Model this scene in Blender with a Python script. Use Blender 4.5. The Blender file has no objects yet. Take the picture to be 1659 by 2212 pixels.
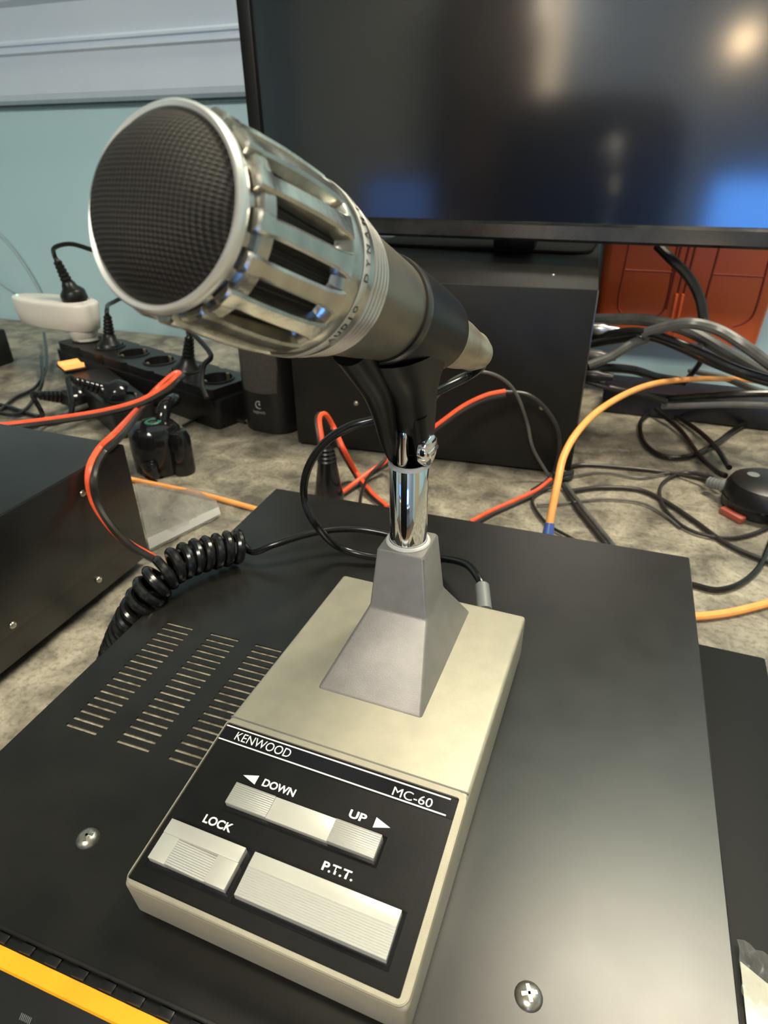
import bpy, bmesh, math, random
from mathutils import Vector, Matrix
random.seed(7)
S = bpy.context.scene
C = bpy.context.scene.collection
R = math.radians
# ------------------------------------------------------------------ camera
F_PX, PITCH, ROLL, YAW = 1368.4266, R(30.228757), R(-0.607805), R(21.0)
CAM = Vector((0, 0, 0.3082960))
_f = Vector((0, math.cos(PITCH), -math.sin(PITCH)))
_r = Vector((1, 0, 0)); _u = _r.cross(_f)
_c, _s = math.cos(ROLL), math.sin(ROLL)
_Rz = Matrix.Rotation(YAW, 3, 'Z')
CR = _Rz @ (_c * _r + _s * _u); CU = _Rz @ (-_s * _r + _c * _u); CF = _Rz @ _f
cd = bpy.data.cameras.new('camera'); cam = bpy.data.objects.new('camera', cd); C.objects.link(cam)
cam.matrix_world = Matrix((( CR.x, CU.x, -CF.x, CAM.x), (CR.y, CU.y, -CF.y, CAM.y), (CR.z, CU.z, -CF.z, CAM.z), (0, 0, 0, 1)))
cd.sensor_fit = 'VERTICAL'; cd.sensor_height = 36; cd.lens = F_PX / 2212 * 36
cd.clip_start = 0.01; cd.clip_end = 20
cd.dof.use_dof = True; cd.dof.focus_distance = 0.24; cd.dof.aperture_fstop = 22
S.camera = cam
# ------------------------------------------------------------------ world, exposure
w = bpy.data.worlds.new('world'); S.world = w; w.use_nodes = True
w.node_tree.nodes['Background'].inputs[0].default_value = (0.8, 0.85, 1, 1)
w.node_tree.nodes['Background'].inputs[1].default_value = 0.05
S.view_settings.view_transform = 'Standard'; S.view_settings.look = 'None'
S.view_settings.gamma = 1; S.view_settings.exposure = 0.34
LAMP_MAIN = dict(loc=(0.34, 0.80, 1.56), size=0.56, size_y=0.30, power=23, col=(1.0, 0.88, 0.68))
LAMP_BACK = dict(loc=(-0.1, -1.2, 1.56), size=0.6, size_y=0.6, power=36, col=(1.0, 0.93, 0.80))

# ------------------------------------------------------------------ helpers
def ray(px, py): return CF + CR * ((px - 829.5) / F_PX) - CU * ((py - 1106) / F_PX)
def at(px, py, z=0.0): v = ray(px, py); return CAM + v * ((z - CAM.z) / v.z)      # a place on a level plane
def atD(px, py, D): v = ray(px, py); return CAM + v * (D / v.y)                    # a place on a plane parallel to the wall
def atX(px, py, X): v = ray(px, py); return CAM + v * (X / v.x)

def mat(name, col, rough=0.5, metal=0.0, **k):
    m = bpy.data.materials.new(name); m.use_nodes = True
    b = m.node_tree.nodes['Principled BSDF']
    b.inputs['Base Color'].default_value = (*col, 1); b.inputs['Roughness'].default_value = rough
    b.inputs['Metallic'].default_value = metal
    for kk, v in k.items(): b.inputs[kk.replace('_', ' ')].default_value = v
    return m
def noise_mat(name, c1, c2, scale, rough=0.5, metal=0.0, bump=0.0, bscale=None, detail=6, contrast=(0.35, 0.65), rvar=0.0, **k):
    m = mat(name, c1, rough, metal, **k); nt = m.node_tree; N = nt.nodes; L = nt.links; b = N['Principled BSDF']
    tc = N.new('ShaderNodeTexCoord'); n = N.new('ShaderNodeTexNoise'); n.inputs['Scale'].default_value = scale; n.inputs['Detail'].default_value = detail
    r = N.new('ShaderNodeValToRGB'); r.color_ramp.elements[0].position = contrast[0]; r.color_ramp.elements[1].position = contrast[1]
    r.color_ramp.elements[0].color = (*c1, 1); r.color_ramp.elements[1].color = (*c2, 1)
    L.new(tc.outputs['Object'], n.inputs['Vector']); L.new(n.outputs['Fac'], r.inputs[0]); L.new(r.outputs[0], b.inputs['Base Color'])
    if bump:
        n2 = N.new('ShaderNodeTexNoise'); n2.inputs['Scale'].default_value = bscale or scale * 4; n2.inputs['Detail'].default_value = 3
        L.new(tc.outputs['Object'], n2.inputs['Vector'])
        bp = N.new('ShaderNodeBump'); bp.inputs['Strength'].default_value = bump; bp.inputs['Distance'].default_value = 0.0006
        L.new(n2.outputs['Fac'], bp.inputs['Height']); L.new(bp.outputs[0], b.inputs['Normal'])
    if rvar:
        mr = N.new('ShaderNodeMapRange'); mr.inputs['To Min'].default_value = rough - rvar; mr.inputs['To Max'].default_value = rough + rvar
        L.new(n.outputs['Fac'], mr.inputs['Value']); L.new(mr.outputs[0], b.inputs['Roughness'])
    return m

def B(): return bmesh.new()
def box(bm, c, s, bev=0.0, M=None, seg=2):
    """box with centre c and size s, edges rounded by bev"""
    t = bmesh.new(); bmesh.ops.create_cube(t, size=1)
    for v in t.verts: v.co = Vector((v.co.x * s[0] + c[0], v.co.y * s[1] + c[1], v.co.z * s[2] + c[2]))
    if bev: bmesh.ops.bevel(t, geom=t.edges[:], offset=bev, segments=seg, affect='EDGES', profile=0.5, clamp_overlap=True)
    if M is not None: t.transform(M)
    merge(bm, t)
def merge(bm, t):
    me = bpy.data.meshes.new('tmp'); t.to_mesh(me); t.free(); bm.from_mesh(me); bpy.data.meshes.remove(me)
def box2(bm, a, b, bev=0.0, M=None): box(bm, [(a[i] + b[i]) / 2 for i in range(3)], [abs(b[i] - a[i]) for i in range(3)], bev, M)
def lathe(bm, prof, n=48, M=None, cap=False):
    """profile of (radius, height) turned about local Z"""
    t = bmesh.new(); rows = []
    for r, z in prof:
        if r < 1e-7: rows.append([t.verts.new((0, 0, z))])
        else: rows.append([t.verts.new((r * math.cos(2 * math.pi * i / n), r * math.sin(2 * math.pi * i / n), z)) for i in range(n)])
    for a, b in zip(rows, rows[1:]):
        for i in range(n):
            j = (i + 1) % n
            if len(a) == 1 and len(b) == 1: continue
            if len(a) == 1: t.faces.new((a[0], b[j], b[i]))
            elif len(b) == 1: t.faces.new((a[i], a[j], b[0]))
            else: t.faces.new((a[i], a[j], b[j], b[i]))
    if cap:
        for rr in (rows[0], rows[-1]):
            if len(rr) > 2: t.faces.new(rr)
    bmesh.ops.recalc_face_normals(t, faces=t.faces[:])
    if M is not None: t.transform(M)
    merge(bm, t)
def loft(bm, rings, cap=True, closed=True):
    rows = [[bm.verts.new(p) for p in r] for r in rings]; n = len(rows[0]); fs = []
    for a, b in zip(rows, rows[1:]):
        for i in range(n if closed else n - 1):
            j = (i + 1) % n; fs.append(bm.faces.new((a[i], a[j], b[j], b[i])))
    if cap: fs.append(bm.faces.new(rows[0])); fs.append(bm.faces.new(rows[-1]))
    bmesh.ops.recalc_face_normals(bm, faces=bm.faces[:])
def smooth_path(pts, sub=8):
    P = [Vector(p) for p in pts]; P = [2 * P[0] - P[1]] + P + [2 * P[-1] - P[-2]]; out = []
    for i in range(1, len(P) - 2):
        p0, p1, p2, p3 = P[i - 1:i + 3]
        for k in range(sub):
            t = k / sub
            out.append(0.5 * ((2 * p1) + (p2 - p0) * t + (2 * p0 - 5 * p1 + 4 * p2 - p3) * t * t + (3 * p1 - p0 - 3 * p2 + p3) * t ** 3))
    out.append(P[-2]); return out
def frames(path):
    fr = []; up = None
    for i, p in enumerate(path):
        d = (path[min(i + 1, len(path) - 1)] - path[max(i - 1, 0)]).normalized()
        if up is None: up = Vector((0, 0, 1)) if abs(d.z) < 0.9 else Vector((1, 0, 0))
        a = d.cross(up).normalized(); up = a.cross(d).normalized(); fr.append((p, d, a, up))
    return fr
def tube(bm, pts, r, n=10, sub=8, smooth=True):
    path = smooth_path(pts, sub) if smooth else [Vector(p) for p in pts]
    fr = frames(path); m = len(fr)
    rr = (lambda t: r) if not callable(r) else r
    rings = [[p + (a * math.cos(2 * math.pi * k / n) + u * math.sin(2 * math.pi * k / n)) * rr(i / (m - 1)) for k in range(n)] for i, (p, d, a, u) in enumerate(fr)]
    loft(bm, rings)
def prism(bm, poly, h0, h1, M=None, bev=0.0):
    """flat polygon (x, y) raised from h0 to h1"""
    t = bmesh.new(); a = [t.verts.new((x, y, h0)) for x, y in poly]; b = [t.verts.new((x, y, h1)) for x, y in poly]
    t.faces.new(a[::-1]); t.faces.new(b); n = len(poly)
    for i in range(n): t.faces.new((a[i], a[(i + 1) % n], b[(i + 1) % n], b[i]))
    bmesh.ops.recalc_face_normals(t, faces=t.faces[:])
    if bev: bmesh.ops.bevel(t, geom=t.edges[:], offset=bev, segments=2, affect='EDGES', profile=0.5, clamp_overlap=True)
    if M is not None: t.transform(M)
    merge(bm, t)
def rrect(w, h, r, n=5):
    out = []
    for cx, cy, a0 in ((w / 2 - r, h / 2 - r, 0), (-w / 2 + r, h / 2 - r, 90), (-w / 2 + r, -h / 2 + r, 180), (w / 2 - r, -h / 2 + r, 270)):
        for k in range(n): a = R(a0 + 90 * k / (n - 1)); out.append((cx + r * math.cos(a), cy + r * math.sin(a)))
    return out
def obj(name, bm, m, parent=None, smooth=True, loc=None, M=None, angle=35):
    me = bpy.data.meshes.new(name); bm.to_mesh(me); bm.free()
    if isinstance(m, (list, tuple)):
        for x in m: me.materials.append(x)
    else: me.materials.append(m)
    o = bpy.data.objects.new(name, me); C.objects.link(o)
    if smooth:
        for p in me.polygons: p.use_smooth = True
        try: me.set_sharp_from_angle(angle=R(angle))
        except Exception: pass
    if M is not None: o.matrix_local = M
    if loc is not None: o.location = loc
    if parent is not None: o.parent = parent
    return o
def tag(o, label, cat=None, group=None, kind=None):
    if label: o['label'] = label
    if cat: o['category'] = cat
    if group: o['group'] = group
    if kind: o['kind'] = kind
    return o
def thing(name, label, cat, loc=(0, 0, 0), rotz=0.0, group=None):
    o = bpy.data.objects.new(name, None); C.objects.link(o); o.empty_display_size = 0.02
    o.location = loc; o.rotation_euler = (0, 0, rotz); return tag(o, label, cat, group)
def struct(name, bm, m, label=None): return tag(obj(name, bm, m, smooth=False), label, None, None, 'structure')
def text_mesh(s, size, M, thick=0.00008, bold=0.0, align='LEFT', xs=1.0):
    cu = bpy.data.curves.new('txt', 'FONT'); cu.body = s; cu.size = size; cu.extrude = thick; cu.align_x = align; cu.offset = bold
    o = bpy.data.objects.new('txt', cu); C.objects.link(o); bpy.context.view_layer.update()
    me = bpy.data.meshes.new_from_object(o.evaluated_get(bpy.context.evaluated_depsgraph_get()))
    bpy.data.objects.remove(o); bpy.data.curves.remove(cu)
    t = bmesh.new(); t.from_mesh(me); bpy.data.meshes.remove(me); t.transform(M @ Matrix.Diagonal((xs, 1, 1, 1))); return t
def M4(x, y, z, o):   # columns
    return Matrix(((x[0], y[0], z[0], o[0]), (x[1], y[1], z[1], o[1]), (x[2], y[2], z[2], o[2]), (0, 0, 0, 1)))
def Mz(d, o=(0, 0, 0)):  # matrix whose local Z points along d
    d = Vector(d).normalized(); h = Vector((0, 0, 1)) if abs(d.z) < 0.95 else Vector((0, 1, 0))
    x = h.cross(d).normalized(); y = d.cross(x); return M4(x, y, d, o)

# ------------------------------------------------------------------ materials
m_wall = noise_mat('pale teal wall paint', (0.50, 0.74, 0.82), (0.54, 0.78, 0.86), 3, 0.55, bump=0.15, bscale=120)
m_wall2 = noise_mat('pale blue room wall paint', (0.34, 0.44, 0.60), (0.38, 0.48, 0.64), 2, 0.7)
m_ceil = noise_mat('off white ceiling', (0.75, 0.73, 0.68), (0.8, 0.78, 0.72), 4, 0.9)
m_floor = noise_mat('brown floor boards', (0.16, 0.10, 0.06), (0.22, 0.14, 0.08), 6, 0.5)
m_trunk = noise_mat('white plastic trunking', (0.62, 0.73, 0.88), (0.66, 0.76, 0.90), 9, 0.4)
m_blk = noise_mat('satin black paint', (0.010, 0.0095, 0.0085), (0.014, 0.013, 0.0115), 60, 0.29, rvar=0.03, Specular_IOR_Level=0.42)
m_blk2 = noise_mat('textured black case paint', (0.008, 0.008, 0.0075), (0.011, 0.0105, 0.010), 40, 0.30, rvar=0.03)
m_pc = noise_mat('matt black steel', (0.009, 0.0088, 0.008), (0.014, 0.0135, 0.012), 25, 0.45, bump=0.05, bscale=900, Specular_IOR_Level=0.3)
m_plast = mat('black plastic', (0.009, 0.009, 0.009), 0.36, Specular_IOR_Level=0.4)
m_gloss = mat('glossy black plastic', (0.008, 0.008, 0.009), 0.12)
m_rub = mat('black rubber cable', (0.010, 0.010, 0.010), 0.2)
m_rubm = noise_mat('matt dark cable sheath', (0.014, 0.013, 0.012), (0.024, 0.022, 0.02), 60, 0.38)
m_clip = noise_mat('black moulded clip plastic', (0.006, 0.0055, 0.005), (0.009, 0.0085, 0.008), 90, 0.38, bump=0.05, bscale=1500, Specular_IOR_Level=0.3)
m_silver = noise_mat('champagne silver paint', (0.375, 0.345, 0.265), (0.41, 0.375, 0.285), 120, 0.46, 0.35, bump=0.15, bscale=3500)
m_ped = noise_mat('grey silver pedestal paint', (0.21, 0.20, 0.185), (0.24, 0.228, 0.21), 120, 0.42, 0.35, bump=0.15, bscale=3500)
m_chrome = mat('polished chrome', (0.85, 0.85, 0.86), 0.05, 1.0)
m_body = noise_mat('satin nickel body', (0.40, 0.385, 0.34), (0.56, 0.54, 0.48), 160, 0.22, 0.95, bump=0.08, bscale=900, rvar=0.06)
m_ring = mat('bright aluminium ring', (0.80, 0.79, 0.74), 0.30, 0.65)
m_groove = mat('polished aluminium fins', (0.74, 0.70, 0.64), 0.24, 0.8)
m_cone = noise_mat('matt nickel cone', (0.19, 0.175, 0.135), (0.23, 0.21, 0.165), 90, 0.36, 0.6)
m_tail = noise_mat('brushed brass grey tail', (0.40, 0.35, 0.25), (0.50, 0.44, 0.33), 200, 0.34, 0.7)
m_white = mat('white print', (0.85, 0.84, 0.80), 0.5)
m_panel = noise_mat('black printed panel', (0.005, 0.005, 0.005), (0.009, 0.0085, 0.008), 45, 0.38, bump=0.05, bscale=2500, Specular_IOR_Level=0.3)
m_strip = mat('black name strip', (0.006, 0.006, 0.008), 0.22)
m_btn = noise_mat('grey silver button', (0.44, 0.44, 0.41), (0.50, 0.50, 0.46), 80, 0.42, 0.25)
m_btnw = noise_mat('pale silver button face', (0.52, 0.51, 0.45), (0.56, 0.55, 0.49), 80, 0.4, 0.25)
m_screw = mat('zinc screw', (0.50, 0.47, 0.40), 0.28, 0.9)
m_dscrew = mat('dark screw', (0.16, 0.15, 0.14), 0.3, 0.9)
m_inner = noise_mat('mottled inner chassis', (0.16, 0.14, 0.10), (0.42, 0.38, 0.29), 300, 0.5, 0.2)  # uneven pale tone seen through the louvre slots
m_yel = noise_mat('yellow painted stripe', (0.86, 0.40, 0.006), (0.92, 0.45, 0.008), 60, 0.5)
m_red = noise_mat('red orange wire', (0.78, 0.085, 0.03), (0.86, 0.12, 0.04), 90, 0.4)
m_orange = noise_mat('orange cord', (0.90, 0.36, 0.09), (0.95, 0.42, 0.12), 70, 0.5)
m_crate = noise_mat('orange red plastic', (0.70, 0.12, 0.03), (0.78, 0.15, 0.04), 8, 0.35)
m_groovec = mat('dark red groove', (0.22, 0.025, 0.012), 0.5)
m_wplast = mat('white plastic', (0.80, 0.77, 0.70), 0.32)
m_grey = mat('grey rubber', (0.16, 0.17, 0.17), 0.5)
m_gcable = noise_mat('grey cable sheath', (0.07, 0.07, 0.066), (0.12, 0.12, 0.11), 50, 0.32)
m_fabric = noise_mat('grey speaker cloth', (0.045, 0.042, 0.038), (0.06, 0.056, 0.05), 300, 0.85, bump=0.4, bscale=2500)
m_blue = mat('blue plug boot', (0.06, 0.12, 0.42), 0.4)
m_paper = mat('cream paper', (0.85, 0.82, 0.66), 0.6)
m_brass = mat('brass contact', (0.75, 0.62, 0.38), 0.3, 0.9)
def glass_mat(name, col, rough, alpha):
    m = mat(name, col, rough); m.node_tree.nodes['Principled BSDF'].inputs['Alpha'].default_value = alpha; return m
m_bag = glass_mat('clear plastic film', (0.6, 0.59, 0.55), 0.2, 0.34)
m_bagedge = glass_mat('folded plastic film', (0.6, 0.59, 0.56), 0.3, 0.45)
m_dead = mat('dull black housing', (0.004, 0.004, 0.004), 0.6, Specular_IOR_Level=0.25)
m_film = glass_mat('clear wrap', (0.3, 0.3, 0.3), 0.15, 0.25)

def table_mat():
    m = mat('mottled grey laminate', (0.3, 0.28, 0.23), 0.5); nt = m.node_tree; N = nt.nodes; L = nt.links; b = N['Principled BSDF']
    tc = N.new('ShaderNodeTexCoord')
    def nz(s, d, w=0.0):
        n = N.new('ShaderNodeTexNoise'); n.inputs['Scale'].default_value = s; n.inputs['Detail'].default_value = d; n.inputs['Roughness'].default_value = 0.62; n.inputs['Distortion'].default_value = w
        L.new(tc.outputs['Object'], n.inputs['Vector']); return n
    a = nz(26, 8, 0.6); r = N.new('ShaderNodeValToRGB'); e = r.color_ramp.elements
    e[0].position = 0.34; e[0].color = (0.10, 0.09, 0.070, 1); e[1].position = 0.66; e[1].color = (0.41, 0.37, 0.285, 1)
    k = r.color_ramp.elements.new(0.5); k.color = (0.245, 0.222, 0.172, 1)
    L.new(a.outputs['Fac'], r.inputs[0])
    c = nz(240, 4); r2 = N.new('ShaderNodeValToRGB'); r2.color_ramp.elements[0].position = 0.36; r2.color_ramp.elements[0].color = (0.55, 0.55, 0.55, 1); r2.color_ramp.elements[1].position = 0.52; r2.color_ramp.elements[1].color = (1, 1, 1, 1)
    L.new(c.outputs['Fac'], r2.inputs[0])
    mx = N.new('ShaderNodeMix'); mx.data_type = 'RGBA'; mx.blend_type = 'MULTIPLY'; mx.inputs[0].default_value = 0.8
    L.new(r.outputs[0], mx.inputs[6]); L.new(r2.outputs[0], mx.inputs[7]); L.new(mx.outputs[2], b.inputs['Base Color']); return m
m_table = table_mat()
def grille_mat():
    m = mat('woven wire mesh', (0.03, 0.027, 0.024), 0.6, 0.0, Specular_IOR_Level=0.25); nt = m.node_tree; N = nt.nodes; L = nt.links; b = N['Principled BSDF']
    tc = N.new('ShaderNodeTexCoord'); sp = N.new('ShaderNodeSeparateXYZ'); L.new(tc.outputs['Object'], sp.inputs[0])
    def mth(op, a, v=None, w2=None):
        n = N.new('ShaderNodeMath'); n.operation = op
        if hasattr(a, 'links'): L.new(a, n.inputs[0])
        else: n.inputs[0].default_value = a
        if v is not None:
            if hasattr(v, 'links'): L.new(v, n.inputs[1])
            else: n.inputs[1].default_value = v
        return n.outputs[0]
    F = 2 * math.pi / 0.00086
    sx = mth('SINE', mth('MULTIPLY', sp.outputs[0], F)); sy = mth('SINE', mth('MULTIPLY', sp.outputs[1], F))
    h = mth('MULTIPLY', mth('ADD', mth('ADD', sx, sy), 2.0), 0.25)
    r = N.new('ShaderNodeValToRGB'); e = r.color_ramp.elements
    e[0].position = 0.35; e[0].color = (0.009, 0.008, 0.007, 1); e[1].position = 0.95; e[1].color = (0.045, 0.039, 0.032, 1)
    L.new(h, r.inputs[0]); L.new(r.outputs[0], b.inputs['Base Color'])
    bp = N.new('ShaderNodeBump'); bp.inputs['Strength'].default_value = 0.7; bp.inputs['Distance'].default_value = 0.0004
    L.new(h, bp.inputs['Height']); L.new(bp.outputs[0], b.inputs['Normal']); return m
m_mesh = grille_mat()
def ridge_mat(name, c, axis, pitch, rough=0.4, metal=0.25):
    m = mat(name, c, rough, metal); nt = m.node_tree; N = nt.nodes; L = nt.links; b = N['Principled BSDF']
    tc = N.new('ShaderNodeTexCoord'); sp = N.new('ShaderNodeSeparateXYZ'); L.new(tc.outputs['Object'], sp.inputs[0])
    a = N.new('ShaderNodeMath'); a.operation = 'MULTIPLY'; a.inputs[1].default_value = 2 * math.pi / pitch; L.new(sp.outputs[axis], a.inputs[0])
    s = N.new('ShaderNodeMath'); s.operation = 'SINE'; L.new(a.outputs[0], s.inputs[0])
    bp = N.new('ShaderNodeBump'); bp.inputs['Strength'].default_value = 0.8; bp.inputs['Distance'].default_value = 0.0001
    L.new(s.outputs[0], bp.inputs['Height']); L.new(bp.outputs[0], b.inputs['Normal']); return m
m_ridge = ridge_mat('ribbed silver button', (0.44, 0.435, 0.39), 1, 0.0007)
def screen_mat():
    m = mat('dark glossy screen', (0.003, 0.004, 0.006), 0.30); b = m.node_tree.nodes['Principled BSDF']
    b.inputs['Anisotropic'].default_value = 0.5; b.inputs['Coat Weight'].default_value = 1.0; b.inputs['Coat Roughness'].default_value = 0.11
    b.inputs['Coat IOR'].default_value = 1.75; b.inputs['Specular IOR Level'].default_value = 0.35; return m
m_screen = screen_mat()
def emit(name, col, s):
    m = mat(name, col, 0.5); b = m.node_tree.nodes['Principled BSDF']; b.inputs['Emission Color'].default_value = (*col, 1); b.inputs['Emission Strength'].default_value = s; return m

# ------------------------------------------------------------------ the room
WD = 0.975      # the wall behind the desk
X0, X1, Y0, Z0, Z1 = -2.2, 2.2, -2.4, -0.75, 1.62
b = B(); box2(b, (X0 - .1, WD, Z0), (X1 + .1, WD + .1, Z1)); struct('wall_back', b, m_wall, 'pale teal painted wall behind the desk')
b = B(); box2(b, (X0 - .1, Y0 - .1, Z0), (X1 + .1, Y0, Z1)); struct('wall_front', b, m_wall2)
b = B(); box2(b, (X0 - .1, Y0, Z0), (X0, WD, Z1)); struct('wall_left', b, m_wall)
b = B(); box2(b, (X1, Y0, Z0), (X1 + .1, WD, Z1)); struct('wall_right', b, m_wall)
b = B(); box2(b, (X0 - .1, Y0 - .1, Z0 - .05), (X1 + .1, WD + .1, Z0)); struct('floor', b, m_floor)
b = B(); box2(b, (X0 - .1, Y0 - .1, Z1), (X1 + .1, WD + .1, Z1 + .05)); struct('ceiling', b, m_ceil)
# cable trunking: one long moulding on the wall, profile in (depth, height)
prof = [(WD + .001, .369), (WD - .012, .369), (WD - .020, .374), (WD - .022, .382), (WD - .022, .433), (WD - .026, .436), (WD - .026, .4395), (WD - .0225, .4405), (WD - .0225, .4455), (WD - .026, .4465), (WD - .026, .450), (WD - .022, .453), (WD - .022, .494), (WD - .030, .500), (WD - .034, .508), (WD - .034, .520), (WD + .001, .520)]
b = B(); loft(b, [[(x, y, z) for y, z in prof] for x in (X0 + .001, X1 - .001)]); struct('trim_1', b, m_trunk, 'long off-white cable trunking running along the wall')
b = B(); prism(b, [(X0, .975), (X1, .975), (X1, .969), (X0, .969)], .3635, .3685); struct('trim_shade', b, mat('painted shade strip', (0.10, 0.16, 0.19), 0.6), 'thin dark strip painted as the shade under the wall trunking')  # dark strip stands in for the shade below the trunking
# desk
t = thing('desk', 'grey mottled laminate desk carrying the radio gear', 'desk', (0, 0, 0))
b = B(); box2(b, (-1.5, -0.16, -.030), (1.4, WD - .002, 0), .002); obj('desk_top', b, m_table, t)
for x in (-1.44, 1.34):
    for y in (-.1, .9): b = B(); box2(b, (x - .025, y - .025, Z0), (x + .025, y + .025, -.0295), .003); obj('leg', b, m_plast, t)

# ceiling lamps: housing, diffuser and their light
def ceiling_lamp(label, d):
    t = thing('ceiling_lamp', label, 'ceiling lamp', (d['loc'][0], d['loc'][1], Z1)); a, c = d['size'] / 2, d['size_y'] / 2
    b = B(); box2(b, (-a - .02, -c - .02, -.045), (a + .02, c + .02, -.001), .004); obj('housing', b, m_ceil, t)
    b = B(); box2(b, (-a, -c, -.049), (a, c, -.0455), .001); obj('diffuser', b, emit('lamp diffuser', d['col'], 2.0), t)
    l = bpy.data.lights.new('light', 'AREA'); l.shape = 'RECTANGLE'; l.size = a * 2; l.size_y = c * 2; l.energy = d['power']; l.color = d['col']
    o = bpy.data.objects.new('light', l); C.objects.link(o); o.location = (0, 0, d['loc'][2] - Z1); o.parent = t
ceiling_lamp('oblong ceiling lamp above the desk near the wall', LAMP_MAIN)
ceiling_lamp('square ceiling lamp over the rear of the room', LAMP_BACK)
def wall_lamp(label, loc, r, power, col):
    t = thing('wall_lamp', label, 'wall lamp', loc, 0, 'wall lamps mirrored in the screen')
    b = B(); lathe(b, [(0, 0), (.05, 0), (.05, .012), (.02, .02), (.015, .06), (0, .06)], 24, Mz((0, 1, 0))); obj('mount', b, m_brass, t)
    b = B(); lathe(b, [(0.0001, -r)] + [(r * math.cos(a), r * math.sin(a)) for a in [R(-90 + 15 * i) for i in range(1, 12)]] + [(0.0001, r)], 24, Matrix.Translation((0, .06 + r, 0)))
    obj('globe', b, emit('lamp globe glass', col, power), t)
ref = CAM.copy()
def mirror(px, py, D, y):      # where a view ray reflected by the screen (depth D) reaches depth y
    v = ray(px, py); P = CAM + v * (D / v.y); q = Vector((v.x, -v.y, v.z)); return P + q * ((y - P.y) / q.y)
MD = 0.76
g = mirror(1165, 10, MD, Y0 + .13); wall_lamp('round lit wall lamp mirrored at the top of the screen', (g.x, Y0, g.z), .07, 60, (1.0, .86, .66))
g = mirror(1610, 85, MD, Y0 + .13); wall_lamp('small lit wall lamp mirrored at the right of the screen', (g.x, Y0, g.z), .045, 40, (1.0, .72, .42))
# blue lit display on a shelf far behind the camera, mirrored bottom right
g = mirror(1640, 455, MD, Y0 + .25)
t = thing('shelf', 'white shelf on the rear wall under the lit display', 'shelf', (g.x, Y0, g.z - .22)); b = B(); box2(b, (-.5, 0, -.02), (.5, .38, 0), .003); obj('board', b, m_wplast, t)
for sx in (-.4, .4): b = B(); prism(b, [(0, -.02), (.3, -.02), (0, -.2)], -.01, .01, M4((0, 1, 0), (0, 0, 1), (1, 0, 0), (sx, 0, 0))); obj('bracket', b, m_plast, t)
t = thing('computer_display', 'blue lit computer display standing on the rear shelf', 'display', (g.x, Y0 + .2, g.z - .22))
b = B(); box2(b, (-.22, -.012, .05), (.22, .012, .36), .004); box2(b, (-.09, -.06, 0), (.09, .06, .008), .003); box2(b, (-.02, -.02, .0), (.02, -.005, .12), .002); obj('case', b, m_plast, t)
b = B(); box2(b, (-.21, .0125, .06), (.21, .0135, .35)); obj('screen', b, emit('blue screen light', (0.10, 0.34, 1.0), 9.0), t)
g0_, g1_ = mirror(1163, 400, MD, Y0 + .5), mirror(1163, -40, MD, Y0 + .5)  # added glowing column, imitates the vertical light streak in the screen
t = thing('streak_lamp', 'slim floor lamp added to imitate the light streak in the screen', 'floor lamp', (g0_.x, Y0 + .5, Z0)); b = B(); lathe(b, [(0, 0), (.11, 0), (.11, .015), (.012, .02), (.012, g0_.z - Z0 - .01), (0, g0_.z - Z0 - .01)], 28); obj('stand', b, m_plast, t)
b = B(); lathe(b, [(0, g0_.z - Z0), (.030, g0_.z - Z0), (.045, g0_.z - Z0 + .2), (.045, g1_.z - Z0 - .02), (.035, g1_.z - Z0), (0, g1_.z - Z0)], 28); obj('streak_glow', b, emit('added streak glow', (1.0, .80, .55), 4.0), t)
g = mirror(850, 447, MD, Y0 + .85)  # added unseen laptop, gives the screen its lower left blue glow
t = thing('laptop', 'open laptop added to mirror a blue glow in the monitor', 'laptop', (g.x, Y0 + .80, g.z - .12)); b = B(); box2(b, (-.17, 0, 0), (.17, .23, .015), .003); obj('keyboard_half', b, m_plast, t)
b = B(); box2(b, (-.17, -.008, .012), (.17, 0, .24), .002); lid = obj('lid', b, m_plast, t); b = B(); box2(b, (-.16, .0003, .022), (.16, .001, .23)); obj('screen', b, emit('added blue laptop glow', (0.12, 0.26, 0.7), 1.6), lid)
zt_ = g.z - .12 - Z0
t = thing('side_table', 'white side table under the laptop by the rear wall', 'table', (g.x, Y0 + .85, Z0)); b = B(); box2(b, (-.3, -.25, zt_ - .025), (.3, .25, zt_), .003); obj('table_top', b, m_wplast, t)
for sx in (-1, 1):
    for sy in (-1, 1): b = B(); box2(b, (sx * .27 - .018, sy * .22 - .018, 0), (sx * .27 + .018, sy * .22 + .018, zt_ - .025), .002); obj('leg', b, m_wplast, t)
# chair-shaped stand-in for the person behind the camera, mirrored as a dark shape
gc = mirror(1290, 200, MD, -.62)
t = thing('chair_stand_in', 'black chair standing in for the person mirrored in the screen', 'chair', (gc.x, -.62, Z0))
H = gc.z - Z0
b = B(); box(b, (0, 0, H - .31), (.50, .09, .60), .09, seg=5) if False else prism(b, rrect(.50, .62, .12, 7), -.045, .045, M4((1, 0, 0), (0, 0, 1), (0, -1, 0), (0, 0, H - .31)), .02); obj('backrest', b, m_plast, t)
b = B(); prism(b, rrect(.52, .50, .10, 6), .42, .50, Matrix.Translation((0, .30, 0)), .02); obj('seat', b, m_plast, t)
b = B(); lathe(b, [(0, .10), (.03, .10), (.03, .42), (0, .42)], 20, Matrix.Translation((0, .30, 0))); obj('column', b, m_chrome, t)
b = B(); box2(b, (-.04, -.02, .40), (.04, .12, H - .5), .01); obj('back_support', b, m_plast, t)
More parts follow.
